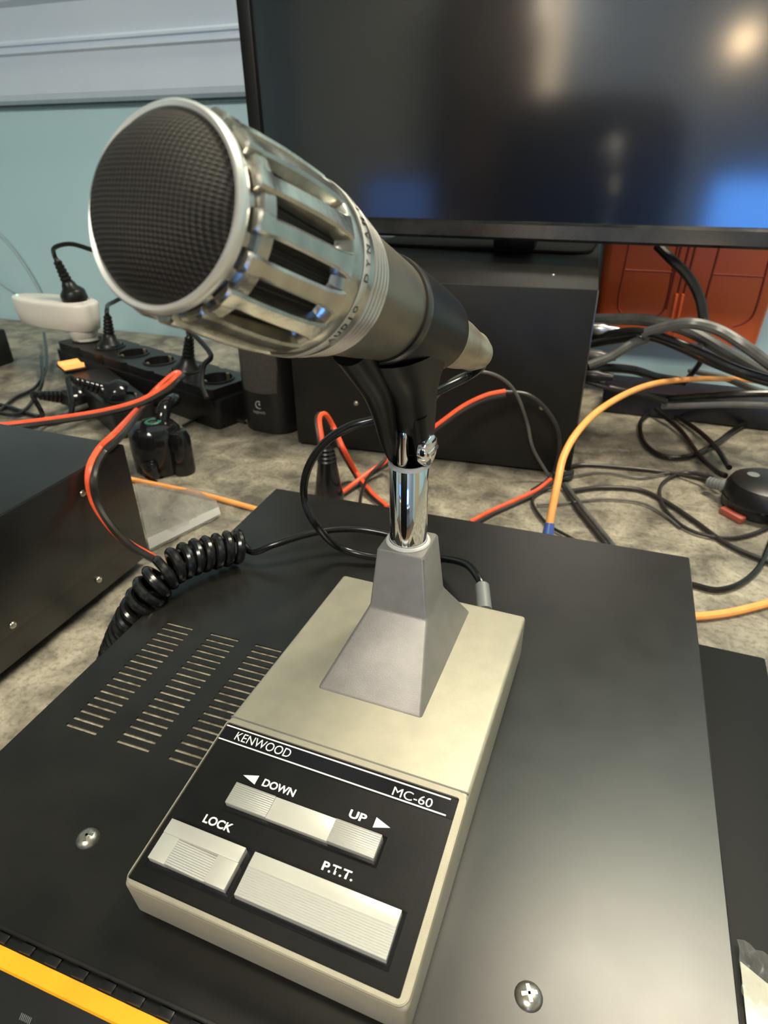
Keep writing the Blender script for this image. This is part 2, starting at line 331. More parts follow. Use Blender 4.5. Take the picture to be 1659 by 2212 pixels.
for k in range(5):
    a = R(72 * k + 20); b = B(); tube(b, [(0, .30, .11), (.14 * math.cos(a), .30 + .14 * math.sin(a), .09), (.27 * math.cos(a), .30 + .27 * math.sin(a), .065)], lambda t_: .022 - .008 * t_, 10)
    o = obj('leg', b, m_plast, t); b = B(); lathe(b, [(0, -.012), (.03, -.012), (.033, 0), (.03, .012), (0, .012)], 18, Mz((math.sin(a), -math.cos(a), 0), (.27 * math.cos(a), .30 + .27 * math.sin(a), .034))); obj('caster', b, m_plast, o)
gd = mirror(1045, 300, MD, Y0 + .3)
t = thing('wardrobe', 'tall dark brown wardrobe against the rear wall', 'wardrobe', (gd.x, Y0, Z0)); m_wood = noise_mat('dark brown wood', (.05, .025, .012), (.09, .045, .02), 5, .4)
b = B(); box2(b, (-.22, .003, 0), (.22, .30, 1.75), .005); obj('body', b, m_wood, t)
for sx in (-1, 1):
    b = B(); box2(b, (sx * .11 - .105, .3005, .05), (sx * .11 + .105, .318, 1.72), .003); o = obj('door', b, m_wood, t)
    b = B(); lathe(b, [(0, 0), (.006, 0), (.006, .015), (.012, .02), (0, .03)], 14, Mz((0, 1, 0), (sx * .025, .3175, .95))); obj('knob', b, m_brass, o)

m_beige = noise_mat('beige curtain cloth', (.55, .46, .30), (.62, .52, .35), 12, .8)  # unseen curtain added so the chrome tube mirrors a warm streak
t = thing('curtain', 'long beige curtain added on the right wall to streak the chrome tube', 'curtain', (X1, -.9, Z0)); b = B()
loft(b, [[(-.03 - .02 * math.sin(i * 1.1), -.6 + i * .024, z) for i in range(51)] + [(-.034 - .02 * math.sin(i * 1.1), -.6 + i * .024, z) for i in range(50, -1, -1)] for z in (.05, 2.15)]); obj('cloth', b, m_beige, t)
b = B(); tube(b, [(-.05, -.68, 2.17), (-.05, .68, 2.17)], .012, 12, 1); obj('rod', b, m_chrome, t)
t = thing('bookcase', 'dark bookcase added at the left wall to streak the chrome tube', 'bookcase', (X0, -.6, Z0)); b = B()  # unseen bookcase added as a dark streak for the chrome to mirror
for y in (-.5, .5): box2(b, (.002, y - .012, 0), (.30, y + .012, 1.9), .001)
box2(b, (.002, -.5, 0), (.01, .5, 1.9)); obj('carcass', b, m_plast, t)
for k in range(6): b = B(); box2(b, (.011, -.487, .04 + k * .36), (.29, .487, .06 + k * .36), .001); obj('shelf', b, m_plast, t)
t = thing('added_door', 'white door added in the rear wall to streak the chrome tube', 'door', (-1.6, Y0, Z0)); b = B(); box2(b, (-.40, .002, .005), (.40, .042, 2.0), .003); obj('panel', b, m_wplast, t)  # unseen door added as a white streak for the chrome to mirror
b = B(); lathe(b, [(0, 0), (.008, 0), (.008, .04), (.024, .05), (.026, .065), (0, .075)], 20, Mz((0, 1, 0), (-.34, .042, 1.0))); obj('knob', b, m_brass, t)

# ------------------------------------------------------------------ monitor standing on the computer case
t = thing('monitor', 'large black monitor with dark reflecting screen at top of photo', 'monitor', (-.145, MD, .191))
ML, MR, MB, MT = -.3105, .3105, .0232, .40
b = B(); box2(b, (ML + .002, .006, MB + .004), (MR - .002, .030, MT), .004); box2(b, (-.15, .03, .08), (.15, .065, .30), .008); obj('rear_housing', b, m_plast, t)
b = B(); box2(b, (ML + .016, .0005, MB + .0182), (MR - .016, .0055, MT - .016)); obj('screen', b, m_screen, t)
b = B(); box2(b, (ML, -.004, MB), (ML + .0165, .012, MT), .0015); o = obj('side_bezel', b, m_plast, t)
b = B(); box2(b, (MR - .0165, -.004, MB), (MR, .012, MT), .0015); obj('side_bezel', b, m_plast, t)
b = B(); box2(b, (ML + .016, -.004, MT - .017), (MR - .016, .012, MT), .0015); obj('top_bezel', b, m_plast, t)
b = B(); loft(b, [[(x, -.003, MB + .0185), (x, -.0065, MB + .016), (x, -.0085, MB + .003), (x, -.006, MB), (x, .012, MB), (x, .012, MB + .0185)] for x in (ML, MR)])
tag(obj('bottom_bezel', b, noise_mat('gloss bezel with painted highlights', (.006, .006, .007), (.022, .022, .022), 25, .2, rvar=.1), t), 'glossy lower bezel with highlights in its colour')  # brighter blotches in the colour stand for highlights on the bezel
b = B(); box2(b, (-.025, .060, .004), (.025, .085, .16), .004); obj('stand_neck', b, m_plast, t)
b = B(); prism(b, rrect(.27, .115, .03), .0003, .005, Matrix.Translation((-.045, .125, 0)), .001); obj('foot_shade_band', b, mat('black foot and shade band', (.004, .004, .004), .6, Specular_IOR_Level=.2), t)  # foot widened and blackened to paint the shade band under the monitor

# computer case
CA = R(4.5); cfr = Vector((-.0300, .6300, 0)); CMx = Matrix.Rotation(CA, 4, 'Z')
PW, PD, PH = .1555, .160, .191
cc = cfr + CMx @ Vector((-PW, PD, 0))
t = thing('computer_case', 'black steel computer case lying under the monitor', 'computer case', cc, CA)
b = B(); box2(b, (-PW, -PD, .004), (PW, PD, PH), .0012); obj('housing', b, m_pc, t)
b = B(); box2(b, (PW - .0010, -PD - .0003, .06), (PW + .0003, -PD + .0010, PH - .001), .0002); tag(obj('worn_edge', b, m_dscrew, t), 'worn bright metal edge')
for sx in (-1, 1):
    for sy in (-1, 1): b = B(); lathe(b, [(0, 0), (.012, 0), (.013, .0042), (0, .0042)], 16, Matrix.Translation((sx * .12, sy * .11, 0))); obj('foot', b, m_rub, t)
def screw(parent, P, n, r, m, name='screw'):
    b = B(); lathe(b, [(0, r * .55), (r * .5, r * .5), (r * .85, r * .28), (r, 0), (r, -r * .3)], 24)
    for a in (0, math.pi / 2): box(b, (0, 0, r * .50), (r * 1.1, r * .22, r * .12), 0, Matrix.Rotation(a + .4, 4, 'Z'))
    return obj(name, b, m, parent, M=Mz(n, P))
Ci = (Matrix.Translation(cc) @ CMx).inverted()
for px, py in ((775, 865), (1170, 885)):
    P = Ci @ atD(px, py, .621); screw(t, (P.x, -PD, P.z), (0, -1, 0), .0030, m_screw)
P = Ci @ at(1195, 594, PH); screw(t, (P.x, P.y, PH), (0, 0, 1), .002, m_screw)

# ------------------------------------------------------------------ the radio that carries the microphone
RY = R(1.2384); RW, RD, RH = .2718, .2905, .095
radio = thing('radio_transceiver', 'wide satin black radio with yellow front stripe, carrying the desk microphone', 'radio', (-.2151, .3466, 0), RY)
b = B()
cols = [(.0150, .0310), (.0412, .0575), (.0668, .0815)]; ROWS = 18; v0, v1 = -.2195, -.1495; pit = (v1 - v0) / (ROWS - 1); hs = .0008
zt0, zt1 = RH - .0013, RH
# top sheet with real louvre slots cut through: grid of quads with the slot cells left open
xs = sorted({0.0, RW, *[c for p in cols for c in p]}); ys = sorted({-RD, 0.0, *[v0 + i * pit + s * hs for i in range(ROWS) for s in (-1, 1)]})
def is_slot(i, j):
    xm, ym = (xs[i] + xs[i + 1]) / 2, (ys[j] + ys[j + 1]) / 2
    return any(a < xm < c for a, c in cols) and any(abs(ym - (v0 + k * pit)) < hs for k in range(ROWS))
VT = {}
def vt(i, j, z):
    k = (i, j, z)
    if k not in VT: VT[k] = b.verts.new((xs[i], ys[j], z))
    return VT[k]
for i in range(len(xs) - 1):
    for j in range(len(ys) - 1):
        if is_slot(i, j):
            for (a, c) in (((i, j), (i + 1, j)), ((i + 1, j), (i + 1, j + 1)), ((i + 1, j + 1), (i, j + 1)), ((i, j + 1), (i, j))):
                b.faces.new((vt(*a, zt0), vt(*c, zt0), vt(*c, zt1), vt(*a, zt1)))
        else: b.faces.new((vt(i, j, zt1), vt(i + 1, j, zt1), vt(i + 1, j + 1, zt1), vt(i, j + 1, zt1)))
edge = [(0, -RD), (RW, -RD), (RW, 0), (0, 0)]
for k in range(4):
    (x0, y0), (x1, y1) = edge[k], edge[(k + 1) % 4]
    b.faces.new([b.verts.new(p) for p in ((x0, y0, RH), (x0, y0, .012), (x1, y1, .012), (x1, y1, RH))])
bmesh.ops.recalc_face_normals(b, faces=b.faces[:])
obj('top_cover', b, m_blk, radio, smooth=False)
b = B(); box2(b, (.001, -RD + .001, .010), (RW - .001, -.001, RH - .0009)); obj('inner_chassis', b, m_inner, radio)
# rolled lip round the top edge
b = B(); r_ = .0011
for k in range(4):
    (x0, y0), (x1, y1) = edge[k], edge[(k + 1) % 4]; tube(b, [(x0, y0, RH - r_), (x1, y1, RH - r_)], r_, 10, 1)
obj('edge_lip', b, m_blk, radio)
for x, y in ((.0607, -.2582), (.2159, -.2553)): screw(radio, (x, y, RH), (0, 0, 1), .0041, m_screw)
for x in (.0646, .2070): screw(radio, (x, .0005, RH - .0035), (0, 1, 0), .0030, m_screw)
for x, y in ((.03, -.03), (.24, -.03), (.03, -.27), (.24, -.27)): b = B(); lathe(b, [(0, 0), (.009, 0), (.010, .0122), (0, .0122)], 20, Matrix.Translation((x, y, 0))); obj('foot', b, m_rub, radio)
# front end: dark grooved strip, yellow stripe, black face with printed marks
b = B(); box2(b, (0.0, -RD - .0040, .012), (RW, -RD, RH - .0022), .0005); fr = obj('front_frame', b, m_blk2, radio)
b = B()
for i in range(26): box2(b, (.004 + i * .0102, -RD - .0038, RH - .0030), (.0088 + i * .0102, -RD - .0012, RH - .0013), .0003)
obj('grip_ridge', b, m_plast, fr)
b = B(); loft(b, [[(x, -RD - .0040, RH - .0032), (x, -RD - .0086, RH - .0044), (x, -RD - .0300, RH - .0200), (x, -RD - .0310, RH - .0230), (x, -RD - .0310, .014), (x, -RD - .0040, .014)] for x in (0, RW)]); fp = obj('front_panel', b, m_blk2, radio, angle=20)
b = B(); loft(b, [[(x, -RD - .0041, RH - .0024), (x, -RD - .0086, RH - .0034), (x, -RD - .0090, RH - .0044), (x, -RD - .0041, RH - .0034)] for x in (.0, RW)]); tag(obj('yellow_stripe', b, m_yel, fp, smooth=False), 'bright yellow stripe')
for i in range(4):
    b = B(); lathe(b, [(.0011, 0), (.0015, 0), (.0015, .0002), (.0011, .0002), (.0011, 0)], 20, Matrix.Translation((.0095 + i * .0034, -RD - .0032, RH - .0013))); obj('ring_mark', b, m_white, fr)
for (x, d_, n) in ((.010, .0060, 5), (.024, .0070, 4), (.014, .0100, 6), (.034, .0105, 5), (.050, .0070, 4), (.075, .0090, 7), (.110, .0080, 5), (.150, .0085, 6)):
    tx = text_mesh('IIIIIII'[:n], .0024, M4((1, 0, 0), (0, .808, .589), (0, -.589, .808), (x, -RD - .0086 - .808 * d_, RH - .0043 - .589 * d_)), .00008, .0); obj('printed_mark', tx, m_grey, fp, smooth=False)

# ------------------------------------------------------------------ second radio on the left
t = thing('amplifier_case', 'black case with screwed side panel at left edge of photo', 'equipment case', (-.345, .345, 0))
LW, LD, L0, L1 = .29, .27, .010, .111
b = B(); box2(b, (-LW, -LD, L0), (0, 0, L1), .0010); obj('housing', b, m_blk2, t)
b = B(); box2(b, (-.0002, -LD + .002, .032), (.0006, -.001, L1 - .001), .0003); obj('side_panel', b, m_blk2, t)
for px, py in ((178, 1065), (213, 1252), (27, 1350)):
    P = atX(px, py, -.345) - Vector(t.location); screw(t, (.0006, P.y, P.z), (1, 0, 0), .0026, m_screw)
for x, y in ((-.03, -.03), (-.26, -.03), (-.03, -.24), (-.26, -.24)): b = B(); lathe(b, [(0, 0), (.009, 0), (.010, .0102), (0, .0102)], 20, Matrix.Translation((x, y, 0))); obj('foot', b, m_rub, t)

# ------------------------------------------------------------------ the desk microphone
MY = R(-.7019); BW, BD, PL, TILT = .0920, .1012, .0618, R(8.248); Zr = RH; BT = .1201   # base top height
SLP = -.0343   # the top falls slightly towards the rear
mic = thing('desk_microphone', 'silver desk microphone on stand with black control panel, on the black radio', 'microphone', (-.1129, .2362, RH), MY)
h = BT - RH
yF = -BD; zF = h - SLP * BD * 1.0          # fold line between top and panel
yE = yF - PL * math.cos(TILT); zE = zF - PL * math.sin(TILT)
b = B()
# body: side outline (y, z) swept across the width, all edges rounded
side = [(0, 0.0015), (0, h), (yF, zF), (yE, zE), (yE + .0015, .0015)]
a = [b.verts.new((0, y, z)) for y, z in side]; c = [b.verts.new((BW, y, z)) for y, z in side]
b.faces.new(a); b.faces.new(c[::-1])
for i in range(5): b.faces.new((a[i], c[i], c[(i + 1) % 5], a[(i + 1) % 5]))
bmesh.ops.recalc_face_normals(b, faces=b.faces[:])
eg = [e for e in b.edges if not (abs(e.verts[0].co.y - yF) < 1e-6 and abs(e.verts[1].co.y - yF) < 1e-6)]
bmesh.ops.bevel(b, geom=eg, offset=.0017, segments=4, affect='EDGES', profile=.5)
base = obj('base', b, m_silver, mic, angle=50)
b = B(); prism(b, rrect(.084, .150, .006), 0, .0016, Matrix.Translation((BW / 2, -.081, 0))); obj('rubber_mat', b, m_rub, mic)
# groove line at the fold
b = B(); box2(b, (.0004, yF - .0005, zF - .0006), (BW - .0004, yF + .0001, zF + .00012)); obj('fold_groove', b, mat('grey groove', (.16, .155, .14), .6), base)
# control panel frame: local x across, y down the slope reversed (y up the slope), z out
ct, st = math.cos(TILT), math.sin(TILT)
PM = M4((1, 0, 0), (0, ct, st), (0, -st, ct), (0, yF, zF))
mm = .001
def pbox(bm, u0, v0_, u1, v1_, z0, z1, bev=0.0): box2(bm, (u0 * mm, -v1_ * mm, z0 * mm), (u1 * mm, -v0_ * mm, z1 * mm), bev * mm)
b = B()
outer = [(x + BW / 2, y - PL / 2 - .0004) for x, y in rrect(BW - .0006, PL - .0008, .0032, 6)]; inner = [(x + .0451, y - .03165) for x, y in rrect(.0884, .0572, .0008, 6)]
n = len(outer)
vo = [b.verts.new((x, y, .0009)) for x, y in outer]; vi = [b.verts.new((x, y, .0009)) for x, y in inner]
vl = [b.verts.new((x, y, -.0004)) for x, y in outer]; vk = [b.verts.new((x, y, -.0004)) for x, y in inner]
for i in range(n):
    j = (i + 1) % n
    b.faces.new((vo[i], vo[j], vi[j], vi[i])); b.faces.new((vo[i], vo[j], vl[j], vl[i])); b.faces.new((vi[i], vi[j], vk[j], vk[i]))
bmesh.ops.recalc_face_normals(b, faces=b.faces[:])
bmesh.ops.bevel(b, geom=[e for e in b.edges if all(v in vo for v in e.verts)], offset=.0003, segments=2, affect='EDGES')
obj('panel_frame', b, m_silver, mic, M=PM, angle=50)
b = B(); pbox(b, .9, 3.0, 89.3, 60.2, -.6, .1); panel = obj('control_panel', b, m_panel, mic, M=PM, smooth=False)
def psub(name, bm, m, smooth=True): return obj(name, bm, m, panel, smooth=smooth)
b = B(); pbox(b, .9, 3.1, 89.3, 10.3, .1, .22); psub('name_strip', b, m_strip, False)
b = B(); pbox(b, 1.0, 3.85, 86.6, 4.35, .2, .27); pbox(b, 1.0, 9.45, 86.6, 9.95, .2, .27); psub('white_line', b, m_white, False)
def ptext(name, s, u, v, cap, width, bold=0.0, mirror_=False):
    # cap height and width in millimetres, u/v = left end of the baseline
    t_ = text_mesh(s, 1.0, Matrix.Identity(4), 0.0, bold)
    X = [q.co.x for q in t_.verts]; Y = [q.co.y for q in t_.verts]; x0, x1, y0, y1 = min(X), max(X), min(Y), max(Y)
    for q in t_.verts: q.co = Vector((u + (q.co.x - x0) / (x1 - x0) * width, -v + (q.co.y - y0) / (y1 - y0) * cap, .30)) * mm
    return psub(name, t_, m_white, False)
ptext('brand_lettering', 'KENWOOD', 6.6, 8.5, 3.3, 22.4, .003)
ptext('model_lettering', 'MC-60', 67.8, 9.0, 3.0, 13.6, 0.0)
ptext('down_lettering', 'DOWN', 25.0, 20.6, 2.7, 12.2, .028)
ptext('up_lettering', 'UP', 57.1, 20.6, 2.7, 5.9, .028)
ptext('lock_lettering', 'LOCK', 12.8, 37.9, 2.8, 10.6, .028)
ptext('talk_lettering', 'P.T.T.', 55.8, 38.0, 2.7, 10.2, .028)
b = B(); prism(b, [(17.2 * mm, -19.3 * mm), (22.6 * mm, -17.7 * mm), (22.6 * mm, -21.0 * mm)][::-1], .0002, .0003); psub('arrow_mark', b, m_white, False); b = B(); prism(b, [(71.2 * mm, -19.3 * mm), (65.9 * mm, -17.6 * mm), (65.9 * mm, -21.0 * mm)], .0002, .0003); psub('arrow_mark', b, m_white, False)
# wells round the buttons
def well(u0, v0_, u1, v1_):
    b = B(); w_ = .35
    pbox(b, u0 - w_, v0_ - w_, u1 + w_, v0_, .1, .3); pbox(b, u0 - w_, v1_, u1 + w_, v1_ + w_, .1, .3); pbox(b, u0 - w_, v0_, u0, v1_, .1, .3); pbox(b, u1, v0_, u1 + w_, v1_, .1, .3)
    pbox(b, u0, v0_, u1, v1_, .08, .14); psub('button_well', b, m_gloss, False)
well(16.6, 22.6, 71.2, 31.6); well(3.4, 40.4, 33.2, 55.0); well(34.4, 40.4, 84.0, 55.0)
def rocker(profile, u0, u1, name, m):   # profile: (v, height) pairs extruded across
    b = B(); pf = [(-v * mm, z * mm) for v, z in profile]
    loft(b, [[(u * mm, y, z) for y, z in pf] for u in (u0, u1)]); return psub(name, b, m, False)
# down / up rocker: ribbed ends, smooth lower middle
b = B(); pbox(b, 17.4, 23.1, 32.6, 30.5, .1, 2.6, .15); psub('down_key', b, m_ridge)
b = B(); pbox(b, 54.4, 23.1, 70.2, 30.5, .1, 2.6, .15); psub('up_key', b, m_ridge)
b = B(); pbox(b, 32.6, 23.1, 54.4, 30.5, .1, 2.15, .1); psub('rocker_centre', b, m_btnw)
# lock key: flat rim, sunken ribbed pad sloping to a bright step
b = B()
pbox(b, 4.2, 41.0, 31.9, 45.6, .1, 3.0, .12); pbox(b, 4.2, 45.6, 10.3, 53.7, .1, 2.8, .12); pbox(b, 24.7, 45.6, 31.9, 53.7, .1, 2.8, .12); psub('lock_key', b, m_btnw)
b = B(); loft(b, [[(10.3 * mm, -y * mm, .0001), (10.3 * mm, -y * mm, .0026), (24.7 * mm, -y * mm, .0014), (24.7 * mm, -y * mm, .0001)] for y in (45.6, 53.6)]); psub('lock_pad', b, m_ridge, False)
# talk key
b = B(); pbox(b, 35.2, 41.0, 83.1, 45.5, .1, 3.1, .12); psub('talk_key', b, m_btnw)
rocker([(45.5, .1), (45.5, 2.9), (53.6, 2.3), (53.8, .1)], 35.2, 83.1, 'talk_pad', m_ridge)

# pedestal: flared foot and upper block
pc = (.0457, -.0325)
def rectring(u0, u1, v0_, v1_, z, r=.0012, n=4):
    cx, cy = (u0 + u1) / 2, (v0_ + v1_) / 2; return [(x + cx, y + cy, z) for x, y in rrect(u1 - u0, v1_ - v0_, r, n)]
b = B(); zt = h + .0018
rings = [rectring(.0238, .0670, -.0765, -.0062, h - .0003), rectring(.0242, .0666, -.0758, -.0068, h + .0010), rectring(.0330, .0590, -.0465, -.0215, h + .0225), rectring(.0336, .0584, -.0457, -.0220, h + .0240),
         rectring(.0358, .0556, -.0425, -.0232, h + .0493), rectring(.0364, .0550, -.0420, -.0237, h + .0502)]
# front foot sits on the slightly higher front of the base
for i in (0, 1): rings[i] = [(x, y, z - SLP * (-y) * 1.0) for x, y, z in rings[i]]
loft(b, rings); obj('pedestal', b, m_ped, mic, angle=28)
TBx, TBy, TBz = pc[0] - .0001, pc[1], h + .0502
b = B(); lathe(b, [(.0077, 0), (.0089, 0), (.0090, .0006), (.0086, .0012), (.0077, .0014)], 40, Matrix.Translation((TBx, TBy, TBz - .0002))); obj('tube_collar', b, glass_mat('clear plastic washer', (.75, .74, .70), .2, .7), mic)
TH = .0345
b = B(); lathe(b, [(.0075, -.003), (.0075, TH - .0006), (.0071, TH), (.0062, TH), (.0062, TH - .02)], 56, Matrix.Translation((TBx, TBy, TBz))); tube_o = obj('chrome_tube', b, m_chrome, mic)
b = B(); lathe(b, [(.0064, TH - .001), (.0079, TH - .0006), (.0079, TH + .0006), (.0074, TH + .0009), (.0066, TH + .0008)], 40, Matrix.Translation((TBx, TBy, TBz))); obj('tube_rim', b, mat('frosted plastic sleeve', (.72, .71, .68), .35), tube_o)

# head frame in room coordinates -> microphone local
Rz = Matrix.Rotation(YAW, 4, 'Z')
mic_inv = (Matrix.Translation((-.1129, .2362, RH)) @ Matrix.Rotation(MY, 4, 'Z')).inverted()
HC = Rz @ Vector((-.0385, .1252, .2982)); az, el = R(61.81) + YAW, R(-22.418)
WV = Vector((math.cos(el) * math.cos(az), math.cos(el) * math.sin(az), math.sin(el)))
SV = WV.cross(Vector((0, 0, 1))).normalized(); TV = SV.cross(WV)
# local: x = SV, y = -TV so that x cross y = z(WV)
YV = WV.cross(SV)
HM = mic_inv @ M4(SV, YV, WV, HC)
def hobj(name, bm, m, parent, **k):
    return obj(name, bm, m, parent, **k)
# main head shell (rear half) = part; grille, ring, ribs, band are its sub-parts
prof = [(.0160, .0300), (.0176, .0302), (.0203, .0322), (.0206, .0328), (.0206, .0371), (.02055, .0373)]
b = B(); lathe(b, prof + [(.02045, .0405), (.0199, .0409), (.0198, .0440), (.0190, .0441), (.0150, .0441)], 128)
head = obj('microphone_head', b, m_body, mic, M=HM)
b = B(); lathe(b, [(.02062, .0374), (.02072, .0376), (.02058, .0403), (.0204, .0406)], 128); hobj('name_band', b, mat('bright name band', (.62, .60, .53), .4, .3), head)
# fins
b = B(); lathe(b, [(.0184, .0438), (.0180, .0440), (.0166, .0556), (.0150, .0560)], 96); hobj('fin_core', b, m_strip, head)
for i in range(5):
    z = .0444 + i * .00225; r_ = .0199 - .0014 * (i / 4)
    b = B(); lathe(b, [(r_ - .0026, z), (r_ - .0003, z), (r_, z + .0003), (r_, z + .0008), (r_ - .0003, z + .0010), (r_ - .0026, z + .0010)], 128); hobj('cooling_fin', b, m_groove, head)
b = B(); lathe(b, [(.0176, .0550), (.0174, .0565), (.0155, .0858), (.0150, .0900)], 96); hobj('rear_cone', b, m_cone, head)
b = B(); lathe(b, [(.0150, .0040), (.0166, .0040), (.0170, .0100), (.0172, .0305), (.0150, .0305)], 96); tag(hobj('inner_mesh', b, m_mesh, head), 'dark wire mesh seen through the slots')
b = B(); lathe(b, [(.0160, .0006), (.0170, .0008), (.0172, .0040), (.0180, .0040), (.0185, .0045), (.0187, .0076), (.0172, .0086)], 96); hobj('front_hoop', b, m_body, head)
b = B(); lathe(b, [(.0163, -.0004), (.0168, -.0014), (.0176, -.0017), (.0181, -.0011), (.0182, .0000), (.0179, .0010), (.0165, .0012)], 128); hobj('front_ring', b, m_ring, head)
b = B(); N_ = 22; lathe(b, [(max(.0168 * i / N_, 1e-8 if i == 0 else 0), -.0080 * (1 - (i / N_) ** 3.4) - .0006) for i in range(N_ + 1)], 96); hobj('front_grille', b, m_mesh, head)
# ribs
def rib_bm():
    bm = B(); st_ = [(.0024, .0176, .0187, .0018), (.0028, .0172, .0193, .0020), (.0062, .0170, .0195, .0020), (.0070, .0170, .0193, .00175), (.0120, .0172, .0199, .0018), (.0200, .0172, .0205, .0019), (.0270, .0172, .0207, .0020), (.0310, .0170, .0207, .0024), (.0330, .0170, .0206, .0030)]
    rings = []
    for z, ri, ro, hw in st_:
        c_ = .00055; rings.append([(ri, -hw - .0002, z), (ro - c_, -hw, z), (ro, -hw + c_, z), (ro + .00005, 0, z), (ro, hw - c_, z), (ro - c_, hw, z), (ri, hw + .0002, z)])
    loft(bm, rings); return bm
rib0 = hobj('rib', rib_bm(), m_body, head, angle=30)
NR = 16
for k in range(1, NR):
    o = rib0.copy(); C.objects.link(o); o.parent = head; o.rotation_euler = (0, 0, 2 * math.pi * k / NR)
# end frames of the slots: bevelled little walls
def endwall():
    bm = B(); rings = [[(.0176, -.0024, .0335), (.0176, .0024, .0335), (.0206, .0026, .0362), (.0206, -.0026, .0362)], [(.0150, -.0024, .0335), (.0150, .0024, .0335), (.0150, .0026, .0372), (.0150, -.0026, .0372)]]
    loft(bm, rings); return bm
# band lettering wrapped round the head
def wrap_text(s, ang0, ang_step, z, hgt, wd):
    for i, ch in enumerate(s):
        if ch == ' ': continue
        t_ = text_mesh(ch, 1.0, Matrix.Identity(4), 0, .02)
        X = [q.co.x for q in t_.verts]; Y = [q.co.y for q in t_.verts]
        sx = max(X) - min(X); w_ = wd * (0.3 if ch == 'I' else 1)
        for q in t_.verts:
            u = (q.co.x - min(X)) / sx * w_ - w_ / 2; vv = (q.co.y - min(Y)) / (max(Y) - min(Y)) * hgt
            a = ang0 + ang_step * i + WSGN * u / .0206; q.co = Vector((.02082 * math.cos(a), .02082 * math.sin(a), z - vv))
        yield t_
WSGN = 1.0
def ang_of(px, py):   # angle round the head axis of the point seen at px, py on the band
    best = None
    for i in range(720):
        a = i * math.pi / 360; P = HC + WV * .039 + (SV * math.cos(a) + YV * math.sin(a)) * .0207
        q = P - CAM; z = q.dot(CF); x_, y_ = 829.5 + F_PX * q.dot(CR) / z, 1106 - F_PX * q.dot(CU) / z
        nrm = (SV * math.cos(a) + YV * math.sin(a)).dot(-q)
        if nrm < 0: continue
        d_ = (x_ - px) ** 2 + (y_ - py) ** 2
        if best is None or d_ < best[0]: best = (d_, a)
    return best[1]
aD, aO = ang_of(781, 600), ang_of(765, 668)
sgn = 1 if ((aD - aO + math.pi) % (2 * math.pi) - math.pi) > 0 else -1
WSGN = sgn; b = B()
for t_ in list(wrap_text('DYNAMIC', aD, sgn * .15, .0399, .0018, .0018)) + list(wrap_text('OIDUA', aO, -sgn * .11, .0399, .0018, .0016)): merge(b, t_)
hobj('band_lettering', b, m_strip, head, smooth=False)

# clip: sleeve round the cone, neck down to the tube
b = B(); lathe(b, [(.0152, .0862), (.0163, .0858), (.0166, .0868), (.0166, .0890), (.0161, .0895), (.0161, .0905)], 96); cl0 = B()
lathe(cl0, [(.0150, .0880), (.0163, .0882), (.0164, .0900), (.0160, .1050), (.0152, .1200), (.0146, .1275), (.0138, .1300), (.0110, .1306)], 96)
sleeve = obj('clip_sleeve', cl0, m_clip, mic, M=HM)
obj('sleeve_lip', b, mat('paler black lip', (.06, .055, .05), .25, .4), sleeve)  # lip a little paler than the sleeve
ph = Vector((WV.x, WV.y, 0)).normalized(); pl = Vector((-ph.y, ph.x, 0))      # along the mic, across the mic
TBw = (Matrix.Translation((-.1129, .2362, RH)) @ Matrix.Rotation(MY, 4, 'Z')) @ Vector((TBx, TBy, TBz))
def sec(z, a, ha, hl, l=0.0, n=28, pw=2.6):
    c_ = TBw + ph * a + pl * l; c_.z = z; out = []
    for i in range(n):
        th = 2 * math.pi * i / n; cx, cy = math.cos(th), math.sin(th)
        x = math.copysign(abs(cx) ** (2 / pw), cx) * ha; y = math.copysign(abs(cy) ** (2 / pw), cy) * hl
        out.append(mic_inv @ (c_ + ph * x + pl * y))
    return out
b = B(); loft(b, [sec(.2080, .0038, .0036, .0058), sec(.2100, .0038, .0044, .0070), sec(.2160, .0032, .0052, .0080), sec(.2195, .0015, .0075, .0083), sec(.2250, .0005, .0090, .0086), sec(.2320, -.0010, .0110, .0090), sec(.2380, -.0020, .0150, .0098), sec(.2430, -.002, .020, .0108), sec(.2490, -.003, .0245, .0118)])
neck = obj('clip_neck', b, m_clip, mic, angle=60)
P_ = lambda a, l, z: mic_inv @ (Vector((TBw.x, TBw.y, 0)) + ph * a + pl * l + Vector((0, 0, z)))
b = B(); tube(b, [P_(-.034, .0030, .2560), P_(-.027, .0030, .2480), P_(-.0185, .0035, .2385), P_(-.0125, .0040, .2285), P_(-.0085, .0045, .2190), P_(-.0050, .0050, .2120), P_(-.0020, .0052, .2068)], lambda t_: .0060 - .0036 * t_, 16); obj('clip_web', b, m_clip, mic)
b = B(); tube(b, [P_(-.0040, -.0050, .2260), P_(-.0022, -.0054, .2180), P_(-.0010, -.0055, .2120), P_(0, -.0054, .2066)], lambda t_: .0036 - .0010 * t_, 14); obj('fork_cheek', b, m_clip, mic)
b = B(); tube(b, [P_(-.0038, .0006, .1960), P_(-.0038, .0006, .2160), P_(-.0036, .0006, .2182)], lambda t_: .0023 if t_ < .9 else .0014, 16, 4); obj('joint_rod', b, m_chrome, mic)
q = mic_inv.to_3x3() @ (-pl); Ps = P_(-.0005, -.0082, .2120)
b = B(); lathe(b, [(0, .0016), (.0036, .0015), (.0056, .0008), (.0060, -.0002), (.0058, -.0022)], 32); box(b, (0, 0, .0016), (.0085, .0012, .0006)); obj('joint_screw', b, m_chrome, mic, M=Mz(q, Ps))
